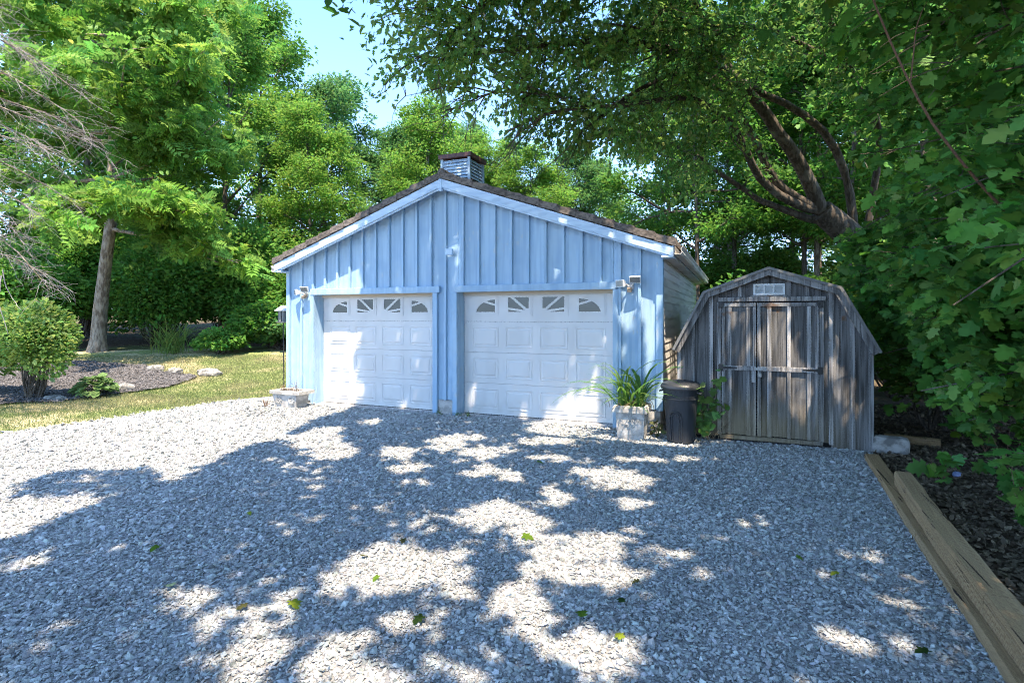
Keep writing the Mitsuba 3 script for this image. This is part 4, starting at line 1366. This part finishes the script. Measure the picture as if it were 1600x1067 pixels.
# the round shrub, the hosta and the planting behind the bed
p = loc(-9.75, 11.0)
bush('shrub', 'round bright yellow-green shrub on several bare stems in the mulch bed', 'shrub', (p[0], p[1]), (.95, .9, 1.95), 14000, .085, (.26, .40, .11), 201, B_OVAL, 8, 15, lift=.28, hollow=.35)
p = loc(-11.6, 11.6)
bush('shrub', 'yellow-green shrub cut by the left edge of the picture', 'shrub', (p[0], p[1]), (1.2, 1.1, 1.9), 9000, .085, (.24, .38, .10), 202, B_OVAL, 6, 18, lift=.25)
HEDGE = [(-8.3, 18.6, 1.5, 1.5, 1.5, GREEN_M, 'leafy undergrowth at the foot of the leaning trunk'),
         (-13.5, 20.5, 2.6, 1.8, 3.6, GREEN_D, 'dark shrub behind the round shrub'), (-17.5, 19.0, 2.8, 2, 3.4, GREEN_D, 'dark shrub mass at the left edge behind the bed'),
         (-10.4, 21.0, 2.3, 1.8, 4.3, GREEN_D, 'tall dark shrub just right of the leaning trunk'), (-7.9, 20.2, 2.0, 1.6, 2.9, GREEN_M, 'mid green shrub on the far side of the lawn'),
         (-6.6, 22.0, 1.9, 1.6, 3.1, (.23, .34, .07), 'sunlit bush left of the bird feeder'), (-9.4, 17.4, 1.0, .7, .75, GREEN_D, 'low leafy mound on the lawn edge below the tall grass'),
         (-7.6, 18.0, 1.4, .9, 1.0, GREEN_B, 'low dark ground-covering shrub at the back of the lawn'), (-6.2, 18.6, 1.2, .9, .95, GREEN_B, 'low mound of dark leaves left of the garage corner'),
         (-19, 23.5, 3.0, 2.2, 5.0, GREEN_M, 'tall shrub mass at the far left behind the bed'), (-14.5, 22.5, 2.4, 2, 4.4, GREEN_M, 'tall shrub just left of the leaning trunk'),
         (-12.4, 23.5, 2.4, 1.8, 2.6, GREEN_M, 'mid green shrub behind the leaning trunk'), (-8.8, 23.2, 2.2, 1.6, 2.4, GREEN_M, 'shrub farther back between the dark shrub and the bird feeder'),
         (-15.2, 24, 2.8, 2, 4.6, GREEN_M, 'tall shrub far behind the round shrub'), (-5.2, 24.5, 1.8, 1.6, 3.6, (.22, .33, .07), 'bright bush behind the garage corner')]
for i, (X, Z, a, b, c, col, lb) in enumerate(HEDGE):
    p = loc(X, Z)
    bush('undergrowth_shrub', lb, 'shrub', (p[0], p[1]), (a, b, c), int(4200 * a * max(b, 1) ** .5 * c ** .5), .15 if c > 1.2 else .12, col, 300 + i, B_OVAL, 5, 20, lift=.06, group='shrubs at the back of the lawn')
r = R(32)
HS = thing('hosta', 'pale green hosta at the front of the mulch bed', 'hosta')
p = loc(-8.9, 11.55)
p[2] = H(p[0], p[1]) + .03
n_ = 170
a = r.uniform(0, 2 * np.pi, n_)
q = r.random(n_) ** .6
P = p + np.column_stack([np.cos(a) * q * .36, np.sin(a) * q * .30, .34 * (1 - .75 * q * q)])
Dh = np.column_stack([np.cos(a), np.sin(a), .35 - .75 * q])
X_, Y_, N_ = frames(Dh + r.normal(0, .15, (n_, 3)), np.column_stack([np.cos(a) * .4, np.sin(a) * .4, np.ones(n_)]) + r.normal(0, .2, (n_, 3)))
m, c = scatter(B_OVAL[0] * [1, 1.5, 1], B_OVAL[1], P, X_, Y_, N_, np.column_stack([r.uniform(.14, .22, n_)] * 3), np.array([.24, .37, .14]) * r.uniform(.7, 1.3, (n_, 1)))
nv = len(B_OVAL[0])
for i in range(n_):
    part(HS, 'leaf', (m[0][i * nv:(i + 1) * nv], B_OVAL[1]), 'leaf', color=c[i * nv:(i + 1) * nv])
part(HS, 'stalks', cat([tube([p - [0, 0, .03], (p + P[i]) / 2 + [0, 0, .05], P[i]], .006, 4, False) for i in range(0, n_, 3)]), 'bark_pale')
GT = thing('tall_grass', 'clump of tall upright grass at the back of the lawn', 'grass clump')
p = loc(-10.9, 17.3)
m, c = blades(r, 150, (p[0], p[1], H(p[0], p[1])), .22, 1.35, .012, .45, (.20, .30, .08), lean=.15)
part(GT, 'blades', m, 'leaf', smooth=True, color=c)

# walnut tree with feathered fronds on the left
r = R(51)
WN = thing('walnut_tree', 'tree with a leaning pale trunk and feathery compound leaves left of the lawn', 'tree')
b = loc(-13.8, 18.0)
b[2] = H(b[0], b[1]) - .15
cam = lambda X, Z, z: loc(X, Z, z)
trunk = spline([b, cam(-13.62, 17.9, 1.9), cam(-13.3, 17.7, 3.4), cam(-12.95, 17.5, 5.2), cam(-12.9, 17.5, 7.5), cam(-12.8, 17.5, 10.5), cam(-12.6, 17.6, 13.5)], 26)
wood = [tube(trunk, np.interp(np.linspace(0, 1, 26), [0, .03, .2, .5, 1], [.34, .23, .18, .13, .045]), 12)]
wood.append(tube(spline([b + [.25, .1, -.1], b + [.15, .05, .35], b + [.02, 0, .9]], 6), [.16, .12, .05, .03, .02, .01], 8))
tips, dirs = [], []
spec = []
for i in range(30):
    h = 4.9 + 8.2 * (i + .5) / 30
    spec.append((h, i * 2.4 + .3, 3.9 * (1.1 - .035 * (h - 3))))
for h, az, L in spec + [(4.7, .25, 4.6), (5.0, -.1, 4.6), (5.3, .5, 4.8), (5.6, -.35, 4.4), (6.4, -.3, 4.4), (7.2, .2, 4.8), (7.6, -.5, 4.4), (8.6, -.1, 4.2), (5.4, 2.9, 3.4), (6, .1, 4.8)]:
    k = np.argmin(np.abs(trunk[:, 2] - h))
    el = (-.12 if h < 6 else .18 + .04 * (h - 6)) + r.normal(0, .2)
    pts, rad = limb(r, trunk[k], (math.cos(az) * math.cos(el), math.sin(az) * math.cos(el), math.sin(el)), L * r.uniform(.8, 1.15), .07, .012, 8, .10, .0)
    wood.append(tube(pts, rad, 6))
    for j in range(9):
        t = r.uniform(.25, 1)
        i0 = min(int(t * 7), 6)
        c = pts[i0] + (pts[i0 + 1] - pts[i0]) * (t * 7 % 1)
        aa = az + r.choice([-1, 1]) * r.uniform(.2, 1.2)
        tw, rw = limb(r, c, (math.cos(aa), math.sin(aa), r.uniform(-.15, .5)), r.uniform(.5, 1.2), .016, .005, 4, .15)
        wood.append(tube(tw, rw, 4, False))
        tips += [tw[1], tw[2], tw[3]]
        dirs += [tw[3] - tw[0]] * 3
tips, dirs = np.array(tips), np.array(dirs)
n_ = 7200
idx = r.integers(0, len(tips), n_)
a = r.uniform(0, 2 * np.pi, n_)
D = dirs[idx] / np.linalg.norm(dirs[idx], axis=1, keepdims=True) * .6 + np.column_stack([np.cos(a), np.sin(a), r.normal(.05, .25, n_)])
cv = r.normal(0, 1, len(tips))
m, c = leaves(r, B_FROND, tips[idx] + r.normal(0, .13, (n_, 3)), D, .50, (.200, .370, .070), up=.35, droop=.3, var=.24, clump=cv[idx])
part(WN, 'trunk', cat(wood), 'bark_pale', smooth=60)
part(WN, 'crown', m, 'leaf', color=c)
n_ = 15000
idx = r.integers(0, len(tips), n_)
m, c = leaves(r, B_OVAL, tips[idx] + r.normal(0, .24, (n_, 3)), r.normal(0, 1, (n_, 3)), .17, (.19, .355, .07), up=.7, droop=.4, clump=cv[idx])
part(WN, 'inner_leaves', m, 'leaf', color=c)

# half-bare conifer whose dead branches hang in from the left
r = R(61)
CN = thing('conifer', 'half-dead conifer with drooping bare grey branches at the left edge', 'tree')
b = loc(-10.2, 8.6)
b[2] = -.1
wood, twigs = [tube([b, b + [0.05, 0, 4], b + [0, .05, 9]], [.22, .16, .05], 10)], []
needles_P, needles_D = [], []
for i in range(26):
    h = 3.1 + 4.6 * i / 26
    az = math.atan2(RGT[1], RGT[0]) + r.uniform(-.9, 1.0)
    L = r.uniform(2.2, 3.3)
    pts, rad = limb(r, b + [0, 0, h], (math.cos(az), math.sin(az), .05), L, .022, .004, 9, .09, -.75)
    wood.append(tube(pts, rad, 6))
    for j in range(34):
        t = r.uniform(.25, 1)
        i0 = min(int(t * 8), 7)
        c = pts[i0] + (pts[i0 + 1] - pts[i0]) * (t * 8 % 1)
        aa = az + r.choice([-1, 1]) * r.uniform(.3, 1.1)
        tw, rw = limb(r, c, (math.cos(aa), math.sin(aa), r.uniform(-.7, .05)), r.uniform(.25, .75), .0045, .002, 5, .2, -.5)
        twigs.append(tube(tw, rw, 3, False))
        for q in range(3):
            u_, ru = limb(r, tw[r.integers(1, 5)], r.normal(0, 1, 3) * [1, 1, .5] - [0, 0, .5], r.uniform(.1, .35), .0026, .0014, 4, .2, -.4)
            twigs.append(tube(u_, ru, 3, False))
for i in range(5):
    p0 = b + RGT * r.uniform(.8, 1.9) + np.array([0, r.uniform(-.4, .4), r.uniform(2.2, 2.9)])
    pts, rad = limb(r, p0, (r.normal(0, .2), r.normal(0, .2), -1), r.uniform(.8, 1.3), .010, .004, 9, .16, .5)
    twigs.append(tube(pts, rad, 4, False))
part(CN, 'trunk', cat(wood), 'bark_pale', smooth=60)
part(CN, 'dead_twigs', cat(twigs), 'twig_grey', label='dense grey leafless twigs')

# ------------------------------------------------------------------ the big oak behind the shed, its limbs over the garage
r = R(71)
OK = thing('oak_tree', 'large old tree leaning over the shed and garage with long arching limbs', 'tree')
ob = loc(9.6, 11.6)
ob[2] = H(ob[0], ob[1]) - .2
fork = cam(6.05, 10.6, 3.75)
wood = [tube(spline([ob, cam(9.0, 11.4, .9), cam(7.7, 11.0, 2.35), cam(6.8, 10.75, 3.2), fork], 18), np.linspace(.42, .23, 18), 14)]
LIMBS = [  # the five limbs as surveyed: points (X, Z, z), radius at the fork and at the end
    ([(6.05, 10.6, 3.75), (5.39, 10.3, 4.75), (4.96, 10.1, 5.13), (4.53, 9.9, 5.59), (3.98, 9.6, 5.9), (3.5, 9.4, 6.07), (2.6, 9.0, 6.1), (1.3, 8.3, 5.9), (.2, 8.0, 5.65), (-.9, 7.8, 5.5)], .20, .03),
    ([(6.05, 10.6, 3.75), (5.15, 10.4, 4.25), (4.5, 10.1, 5.1), (3.9, 9.7, 5.6), (3.0, 9.2, 5.75), (2.0, 8.9, 5.2), (1.2, 8.7, 4.6)], .15, .02),
    ([(6.05, 10.6, 3.75), (4.75, 10.2, 4.2), (4.15, 9.8, 4.85), (3.75, 9.5, 5.2), (3.0, 9.1, 5.35), (1.9, 8.7, 5.1), (.9, 8.4, 4.9), (0, 8.2, 4.5)], .13, .02),
    ([(6.2, 10.7, 3.55), (5.1, 10.6, 3.9), (4.3, 10.5, 4.3), (3.4, 10.3, 4.75), (2.6, 10.1, 4.9)], .12, .02),
    ([(6.8, 10.75, 3.2), (6.6, 10.6, 4.2), (6.1, 10.3, 5.0), (5.1, 10.0, 5.63), (4.3, 9.8, 5.9), (3.2, 9.1, 6.5), (1.8, 8.2, 6.8), (.4, 7.6, 6.6), (-.8, 7.3, 6.3), (-1.45, 7.2, 6.0)], .125, .025),
    ([(7.0, 10.8, 3.0), (6.9, 10.2, 4.9), (5.9, 9.4, 5.9), (5.0, 9.1, 6.26), (4.3, 8.8, 6.37), (3.3, 8.5, 6.27), (2.5, 8.2, 6.0), (1.4, 7.8, 5.8)], .105, .02),
    ([(5.9, 9.4, 5.9), (5.2, 9.0, 6.7), (4.5, 8.4, 7.6), (3.6, 7.8, 8.4)], .09, .03),
    ([(8.6, 11.2, 1.6), (9.0, 11.6, 4), (9.2, 12.3, 7.8), (9.2, 12.6, 10)], .18, .05),
    ([(3.6, 7.8, 8.4), (2.4, 7.6, 7.6), (1.2, 7.3, 6.8), (.2, 7.2, 6.4)], .05, .015),
    ([(.2, 8.0, 5.7), (-.6, 7.9, 5.75), (-1.05, 7.9, 5.6), (-1.25, 7.9, 5.35)], .035, .01),
    ([(1.2, 8.45, 4.95), (.2, 8.2, 5.1), (-.5, 8.0, 5.0), (-.85, 8.0, 4.8)], .035, .01),
    ([(2.0, 8.9, 5.2), (1.1, 8.6, 5.0), (.5, 8.4, 4.8)], .035, .01),
    ([(1.2, 7.3, 6.4), (.2, 7.4, 6.3), (-.5, 7.5, 5.9), (-.9, 7.6, 5.3)], .04, .01),
    ([(3.45, 9.2, 6.45), (2.2, 8.3, 7.2), (.7, 7.6, 7.3), (-.8, 7.1, 6.9)], .07, .015),
]
tips, dirs, keep = [], [], []
for pts, a, b in LIMBS:
    n_ = 24
    c = spline([cam(*q) for q in pts], n_)
    c[2:] += np.cumsum(r.normal(0, .012, (n_ - 2, 3)), 0)
    rad = .74 * (a + (b - a) * np.linspace(0, 1, n_) ** .8)
    wood.append(tube(c, rad, 9))
    Lt = np.linalg.norm(np.diff(c, axis=0), axis=1).sum()
    for j in range(int(Lt * (5.6 if a > .16 or a < .08 else 3.0))):
        t = r.uniform(.32, 1.0) ** .75
        i0 = min(int(t * (n_ - 1)), n_ - 2)
        d0 = c[i0 + 1] - c[i0]
        d0 /= np.linalg.norm(d0)
        sd = np.cross(d0, [0, 0, 1]) * r.choice([-1, 1])
        d = d0 * r.uniform(.2, .9) + sd * r.uniform(.3, 1) + [0, 0, r.uniform(-.55, .6)]
        L = r.uniform(.5, 1.5)
        tw, rw = limb(r, c[i0], d, L, max(.028 * (1.2 - t), .012), .004, 6, .18, -.35)
        wood.append(tube(tw, rw, 5, False))
        for m in (2, 3, 4, 5):
            tips.append(tw[m])
            dirs.append(tw[m] - tw[m - 1])
        for q in range(3):
            t2, r2 = limb(r, tw[r.integers(2, 6)], d / np.linalg.norm(d) + r.normal(0, .7, 3) - [0, 0, .2], r.uniform(.25, .6), .006, .003, 4, .2, -.3)
            wood.append(tube(t2, r2, 4, False))
            tips += [t2[2], t2[3]]
            dirs += [t2[3] - t2[1]] * 2
tips, dirs = np.array(tips), np.array(dirs)
n_ = 39000
cv = r.normal(0, 1, len(tips))
pop = r.lognormal(0, .5, len(tips))
idx = r.choice(len(tips), n_, p=pop / pop.sum())
P = tips[idx] + r.normal(0, .115, (n_, 3))
ok = ~lit(P) & ~((P[:, 2] < 4.45) & (P[:, 0] < 2.6)) & ~((P[:, 2] < 4.9) & (P[:, 0] < .9))
P, idx = P[ok], idx[ok]
m, c = leaves(r, B_LOBED, P, dirs[idx] / np.linalg.norm(dirs[idx], axis=1, keepdims=True) * .7 + r.normal(0, .4, (len(P), 3)), .098, (.22, .39, .10), up=.75, droop=.45, clump=cv[idx])
part(OK, 'trunk', cat(wood), 'bark', smooth=60)
part(OK, 'crown', m, 'leaf', color=c)
# the part of its crown that stands above the picture, and over the wood
n_ = 9000
q = r.normal(0, 1, (n_, 3))
q = q / np.linalg.norm(q, axis=1, keepdims=True) * r.random((n_, 1)) ** .4
C0 = np.array([cam(6.0, 10.2, 9.5), cam(3.6, 8.8, 9.2), cam(8.5, 12.2, 9.2), cam(2.0, 7.6, 9.0), cam(5.2, 9.0, 8.0), cam(7.5, 10.5, 7.0)])
S0 = np.array([[2.6, 2.6, 2.0], [2.0, 1.8, 1.3], [2.6, 2.4, 2.4], [1.8, 1.5, .9], [2, 1.8, 1.4], [2, 2, 1.6]])
kk = r.integers(0, len(C0), n_)
P = C0[kk] + q * S0[kk]
P = P[(meshkit.fbm(P * 1.1, 2, 5) > .5) & ~lit(P)]
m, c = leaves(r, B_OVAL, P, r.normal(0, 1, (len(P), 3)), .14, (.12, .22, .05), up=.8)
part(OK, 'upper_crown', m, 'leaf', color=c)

# ------------------------------------------------------------------ near maple on the right; its crown roofs the drive
r = R(81)
MP = thing('maple_tree', 'maple with large dark green leaves hanging in from the right edge', 'tree')
mb = np.array([8.9, -3.6, 0.0])
mb[2] = H(mb[0], mb[1]) - .2
mtr = spline([mb, mb + [.1, .1, 2.2], mb + [-.2, -.1, 5], mb + [-.6, -.3, 8.5], mb + [-.5, -.2, 12]], 16)
wood = [tube(mtr, np.linspace(.34, .09, 16), 12)]
tips, dirs = [], []
for i in range(120):                                   # layered sprays that fill the right of the picture
    o = np.array([r.uniform(8.6, 9.4), r.uniform(-5.2, 2.8), 0])
    h0 = r.uniform(.4, 1.7) if i % 3 == 0 else r.uniform(1.2, 6.4)
    o[2] = h0 + .8
    reach = r.uniform(1.8, 4.3)
    az = math.pi + r.normal(0, .38)
    pts, rad = limb(r, o, (math.cos(az), math.sin(az), r.uniform(-.05, .35)), reach, .022, .004, 8, .09, -.6)
    lim = 5.42 + .36 * max(0, 2.7 - h0) + r.uniform(-.1, .35)
    stem = spline([[mb[0] + .0, mb[1], max(o[2] - 1.2, .3)], (o + [mb[0], mb[1], o[2] - .6]) / 2, o], 6)
    wood.append(tube(stem, np.linspace(.05, .024, 6), 6))
    e = int(np.argmax(pts[:, 0] < lim)) if (pts[:, 0] < lim).any() else 8
    if e < 3:
        continue
    wood.append(tube(pts[:e], rad[:e], 5))
    for j in range(16):
        t = r.uniform(.1, 1)
        i0 = min(int(t * 7), 6, e - 2)
        c = pts[i0] + (pts[i0 + 1] - pts[i0]) * (t * 7 % 1)
        aa = az + r.choice([-1, 1]) * r.uniform(.2, 1.3)
        tw, rw = limb(r, c, (math.cos(aa), math.sin(aa), r.uniform(-.25, .3)), r.uniform(.3, .8), .006, .003, 5, .15, -.4)
        if tw[-1, 0] < lim:
            continue
        wood.append(tube(tw, rw, 4, False))
        for m in (1, 2, 3, 4):
            tips.append(tw[m])
            dirs.append(tw[m] - tw[m - 1])
tips, dirs = np.array(tips), np.array(dirs)
n_ = 44000
idx = r.integers(0, len(tips), n_)
P = tips[idx] + r.normal(0, .085, (n_, 3)) * [1, 1, .7]
zmin = 5.42 + .36 * np.clip(2.7 - P[:, 2], 0, 9) - .05
ok = (P[:, 0] > zmin) & ~lit(P) & (P[:, 2] > H(P[:, 0], P[:, 1]) + .15)
P, idx = P[ok], idx[ok]
cv = r.normal(0, 1, len(tips))
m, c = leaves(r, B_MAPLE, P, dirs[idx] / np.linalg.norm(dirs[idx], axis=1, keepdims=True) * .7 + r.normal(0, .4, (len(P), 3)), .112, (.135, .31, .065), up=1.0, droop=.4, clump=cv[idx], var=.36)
d_ = P - CAM
zd = d_ @ FWD
view = (zd > 1) & (np.abs(d_ @ RGT) < .93 * zd) & (d_[:, 2] < .57 * zd) & (d_[:, 2] > -.6 * zd)
near = np.argsort(np.where(view, zd, 99))[:300]
nv, nf = len(B_MAPLE[0]), len(B_MAPLE[1])
big = np.zeros(len(P), bool)
big[near] = True
for i in near:                                        # the leaves that show largest, each a part
    part(MP, 'leaf', (m[0][i * nv:(i + 1) * nv], B_MAPLE[1]), 'leaf', color=c[i * nv:(i + 1) * nv])
fk = m[1].reshape(len(P), nf, 3)[~big].reshape(-1, 3)
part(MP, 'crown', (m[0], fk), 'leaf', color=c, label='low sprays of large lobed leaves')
# canopy over the drive: limbs and leaves 6 to 10 metres up, open where the sun flecks on the gravel say so
heads = []
for i in range(17):
    h = 6.6 + 3.6 * (i + .5) / 17
    az = math.pi + np.interp(i % 6, [0, 5], [-.15, 1.1]) + r.normal(0, .12)
    L = r.uniform(6.5, 10.5)
    k = np.argmin(np.abs(mtr[:, 2] - (h - 1.0)))
    pts, rad = limb(r, mtr[k], (math.cos(az), math.sin(az), .28), L, .10, .012, 12, .06, -.25)
    heads.append((pts, rad))
for gpts, z, ra in (([(640, 0), ], 7, .05),):
    pass
BR = [([(3.08, -4.88), (2.97, -5.2), (3.02, -5.5), (3.05, -5.75), (3.0, -6.05)], 6.8, .045), ([(2.2, -6.0), (2.55, -6.02), (2.8, -6.1), (3.05, -6.08), (3.6, -6.2)], 6.9, .06)]
for q, z, ra in BR:
    q = np.array(q)
    z_ = z + np.linspace(0, .3, len(q))
    P3 = np.column_stack([q[:, 0] + z_ * SUN[0] / SUN[2], q[:, 1] + z_ * SUN[1] / SUN[2], z_])
    wood.append(tube(spline(P3, 16), np.linspace(ra * .6, ra, 16), 7))
wood.append(tube(spline([mtr[9], [6.5, -6.5, 7.6], [5.2, -8.6, 7.4]], 14), np.linspace(.13, .065, 14), 8))
for pts, rad in heads:
    ok = ~lit(pts)
    e = np.argmin(ok[4:]) + 4 if not ok[4:].all() else len(pts)
    wood.append(tube(pts[:max(e, 5)], rad[:max(e, 5)], 7))
part(MP, 'trunk', cat(wood), 'bark', smooth=60)
NCL = 2300
cl = np.column_stack([r.uniform(-2.9, 9.5, NCL), r.uniform(-9.0, 3.6, NCL)])
zc = r.uniform(6.0, 9.8, NCL)
n_ = 112000
kk = r.integers(0, NCL, n_)
off = r.normal(0, 1, (n_, 3))
off *= r.random((n_, 1)) ** .45 / np.linalg.norm(off, axis=1, keepdims=True) * [.48, .48, .3]
z = zc[kk] + off[:, 2]
s = cl[kk] + off[:, :2]
P = np.column_stack([s[:, 0] + z * SUN[0] / SUN[2], s[:, 1] + z * SUN[1] / SUN[2], z])
P = P[~lit(P) & ((s[:, 1] < 1.0) | (r.random(n_) < .3))]
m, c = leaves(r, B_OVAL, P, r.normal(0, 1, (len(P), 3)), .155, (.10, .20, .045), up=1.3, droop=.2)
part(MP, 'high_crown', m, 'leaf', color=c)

# saplings and undergrowth right of the shed
UND = [(6.3, 8.0, .9, .9, 1.5, 'small shrub in the shade just right of the shed'), (7.6, 9.3, 1.5, 1.3, 2.4, 'shady shrub behind the stone block'), (9.3, 8.6, 1.6, 1.4, 2.6, 'dark shrub at the right under the maple'),
       (8.2, 11.5, 1.8, 1.6, 3.2, 'tall shrub in the wood right of the shed'), (10.8, 11.0, 1.9, 1.6, 3.0, 'dark shrub at the right edge in the wood'), (6.6, 6.4, .55, .5, .55, 'low leafy seedling clump on the litter under the maple'),
       (7.6, 6.7, .8, .7, 1.1, 'leafy seedling shrub at the right edge under the maple'), (11.5, 14.5, 2.2, 2, 3.6, 'large shrub far back at the right'), (6.6, 14, 1.8, 1.6, 2.6, 'shrub behind the shed roof'), (9.0, 20, 2.4, 2, 3.6, 'undergrowth behind the slim trunks beyond the shed'),
       (5.6, 20, 2.2, 2, 3.4, 'undergrowth behind the garage gutter'), (13, 18.5, 2.4, 2, 3.6, 'undergrowth beyond the shed on the right')]
for i, (X, Z, a, b, c, lb) in enumerate(UND):
    p = loc(X, Z)
    bush('woodland_shrub', lb, 'shrub', (p[0], p[1]), (a, b, c), int(3300 * a * b ** .5 * c ** .5), .10 if Z < 12 else .14, GREEN_M if i % 3 else (.16, .29, .06), 400 + i, B_OVAL, 5, 18, lift=.10, group='shrubs in the wood on the right')
for i, (x, y, hgt, lb) in enumerate([(6.35, -1.7, .32, 'small maple seedling on the dark litter beyond the upper timbers'), (6.55, -3.1, .45, 'maple seedling with large leaves by the right edge'), (7.0, -1.2, .5, 'maple seedling standing behind the stone block'),
                                      (6.3, -3.9, .3, 'low maple seedling close to the middle timber'), (7.3, .1, .55, 'maple seedling in the dark right of the shed'), (6.7, -2.3, .38, 'maple seedling between the wrapper and the right edge')]):
    k = thing('seedling', lb, 'seedling', 'maple seedlings on the litter')
    b = np.array([x, y, H(x, y)])
    st, P, D = [], [], []
    for q in range(5):
        pts, rad = limb(r, b, (r.normal(0, .45), r.normal(0, .45), 1), hgt * r.uniform(.6, 1.1), .004, .002, 5, .12)
        st.append(tube(pts, rad, 4))
        for e in range(4):
            P.append(pts[2 + e % 3] + r.normal(0, .05, 3))
            D.append(r.normal(0, 1, 3))
    part(k, 'stems', cat(st), 'twig_brown')
    m, c = leaves(r, B_MAPLE, np.array(P), np.array(D), .12, (.12, .28, .06), up=1.1, droop=.3)
    part(k, 'leaves', m, 'leaf', color=c)
# maple sapling whose thin red-brown stem shows against the leaves
SP = thing('sapling', 'thin red-brown stem slanting through the maple leaves at the upper right', 'sapling')
m = tube(spline([cam(4.7, 4.7, 2.3), cam(3.27, 4.15, 3.1), cam(2.92, 4.05, 3.55), cam(2.6, 3.95, 4.1)], 14), np.linspace(.014, .006, 14), 7)
m2 = tube(spline([cam(3.0, 4.07, 3.45), cam(2.98, 4.0, 3.75), cam(3.1, 3.95, 4.1)], 8), np.linspace(.006, .003, 8), 6)
m3 = tube(spline([cam(4.7, 4.7, 2.3), cam(5.2, 4.9, 1.4), cam(5.6, 5.1, .05)], 8), np.linspace(.014, .022, 8), 7)
part(SP, 'stem', cat([m, m2, m3]), 'twig_brown', smooth=60)
n_ = 160
P = np.vstack([cam(2.55, 3.9, 4.3) + r.normal(0, .25, (n_ // 2, 3)), cam(3.35, 3.95, 4.1) + r.normal(0, .25, (n_ // 2, 3))])
m, c = leaves(r, B_MAPLE, P, r.normal(0, 1, (n_, 3)), .12, (.07, .15, .025), up=1.0, droop=.4)
part(SP, 'leaves', m, 'leaf', color=c)

# weeds at the foot of the shed
WD = thing('weed', 'light green weed climbing between the trash bin and the shed doors', 'weed')
V = []
P, D = [], []
for k in range(7):
    pts, rad = limb(r, (4.02 + r.normal(0, .05), -.60, 0), (r.normal(0, .15), -.12, 1), r.uniform(.45, 1.05), .006, .003, 8, .10)
    pts[:, 1] = np.minimum(pts[:, 1], -.53)
    V.append(tube(pts, rad, 5))
    for q in range(2, 8):
        for e in range(3):
            P.append(pts[q] + r.normal(0, .03, 3) - [0, .03, 0])
            D.append(r.normal(0, 1, 3) - [0, .5, 0])
part(WD, 'stems', cat(V), 'bark_pale')
m, c = leaves(r, B_MAPLE, np.array(P), np.array(D), .095, (.19, .34, .10), up=1.0, droop=.3)
part(WD, 'leaves', m, 'leaf', color=c)
WD = thing('weed', 'small pale dried weed below the left shed door', 'weed')
m, c = blades(r, 22, (4.12, -.60, 0), .05, .30, .006, .7, (.42, .36, .26), lean=.3, segs=6)
part(WD, 'stalks', m, 'leaf', smooth=True, color=c)
WD = thing('weed', 'pale low weeds between the square planter and the trash bin', 'weed')
P = np.column_stack([r.uniform(3.30, 3.46, 60), r.uniform(-.72, -.50, 60), r.uniform(.02, .2, 60)])
m, c = leaves(r, B_OVAL, P, r.normal(0, 1, (60, 3)), .06, (.20, .22, .10), up=.9)
part(WD, 'leaves', m, 'leaf', color=c)
for i, (x, y) in enumerate([(-.30, -.36), (.02, -.34), (.22, -.31)]):
    WD = thing('weed', ('tiny weed below the foundation block between the garage doors', 'tiny weed at the left jamb of the right garage door', 'tiny weed on the gravel before the right garage door, left end')[i], 'weed')
    m, c = blades(r, 14, (x, y, 0), .03, .10, .006, .9, (.14, .2, .06), lean=.6, segs=5)
    part(WD, 'blades', m, 'leaf', smooth=True, color=c)

# leaves fallen on the gravel
FL = [(0.54, -5.83, 'green', .10), (2.01, -6.04, 'yellow', .12), (1.81, -6.18, 'brown', .09), (2.91, -4.63, 'green', .12), (2.01, -5.4, 'brown', .08), (2.11, -5.04, 'brown', .08), (2.29, -5.59, 'green', .07), (2.81, -5.89, 'dark', .10),
      (3.8, -5.31, 'dark', .08), (3.85, -5.01, 'brown', .07), (3.63, -5.55, 'green', .10), (3.87, -5.67, 'yellow', .08), (5.03, -4.4, 'yellow', .09), (5.3, -5.19, 'dark', .10), (4.8, -4.23, 'green', .06), (2.31, -2.64, 'green', .09), (0.57, -5.07, 'yellow', .06), (1.2, -6.2, 'blue', .10)]
LC = {'green': (.13, .22, .03), 'yellow': (.28, .34, .04), 'brown': (.10, .10, .04), 'dark': (.04, .075, .02), 'blue': (.16, .25, .18)}
FLB = ['green leaf on shaded gravel, left of all the other fallen leaves but one', 'bright yellow-green lobed leaf on the gravel in the left foreground', 'curled olive-brown leaf on the gravel left of the bright yellow one', 'green leaf on a sunny gravel patch in the middle of the driveway',
       'olive-brown leaf in the sunny patch on the left half of the driveway', 'olive-brown leaf at the top of a branch shadow on the driveway', 'small green leaf between the branch shadow and the left sunny patch', 'dark leaf beside the branch shadow in the foreground',
       'dark leaf in a sun fleck right of the middle of the driveway', 'small brown leaf at the far edge of the sun fleck right of middle', 'green leaf in the foreground gravel right of the middle', 'yellow-green leaf nearest the bottom edge right of the middle',
       'yellow-green leaf near the right edge of the gravel', 'largest dark leaf on the gravel near the timbers', 'tiny green leaf on shaded gravel right of the middle', 'green leaf farthest away, towards the garage doors', 'small yellow-green leaf alone on the left shaded gravel', 'pale bluish-green leaf nearest the bottom left']
for i, (x, y, kd, s) in enumerate(FL):
    k = thing('fallen_leaf', FLB[i], 'leaf', 'leaves fallen on the gravel')
    v = B_MAPLE[0] * s * .72 * [1, 1, 2.2]
    v[:, 2] += .5 * np.abs(v[:, 1]) * (.3 + .5 * R(i).random())
    m = turn((v, B_MAPLE[1]), R(i + 50).uniform(0, 6.28))
    m = turn(m, R(i + 90).uniform(-.3, .3), axis=0)
    scene[k] = mikit.ply(move(m, (x, y, float(H(x, y)) + .030)), 'leaf', color=np.tile(LC[kd], (len(v), 1)))
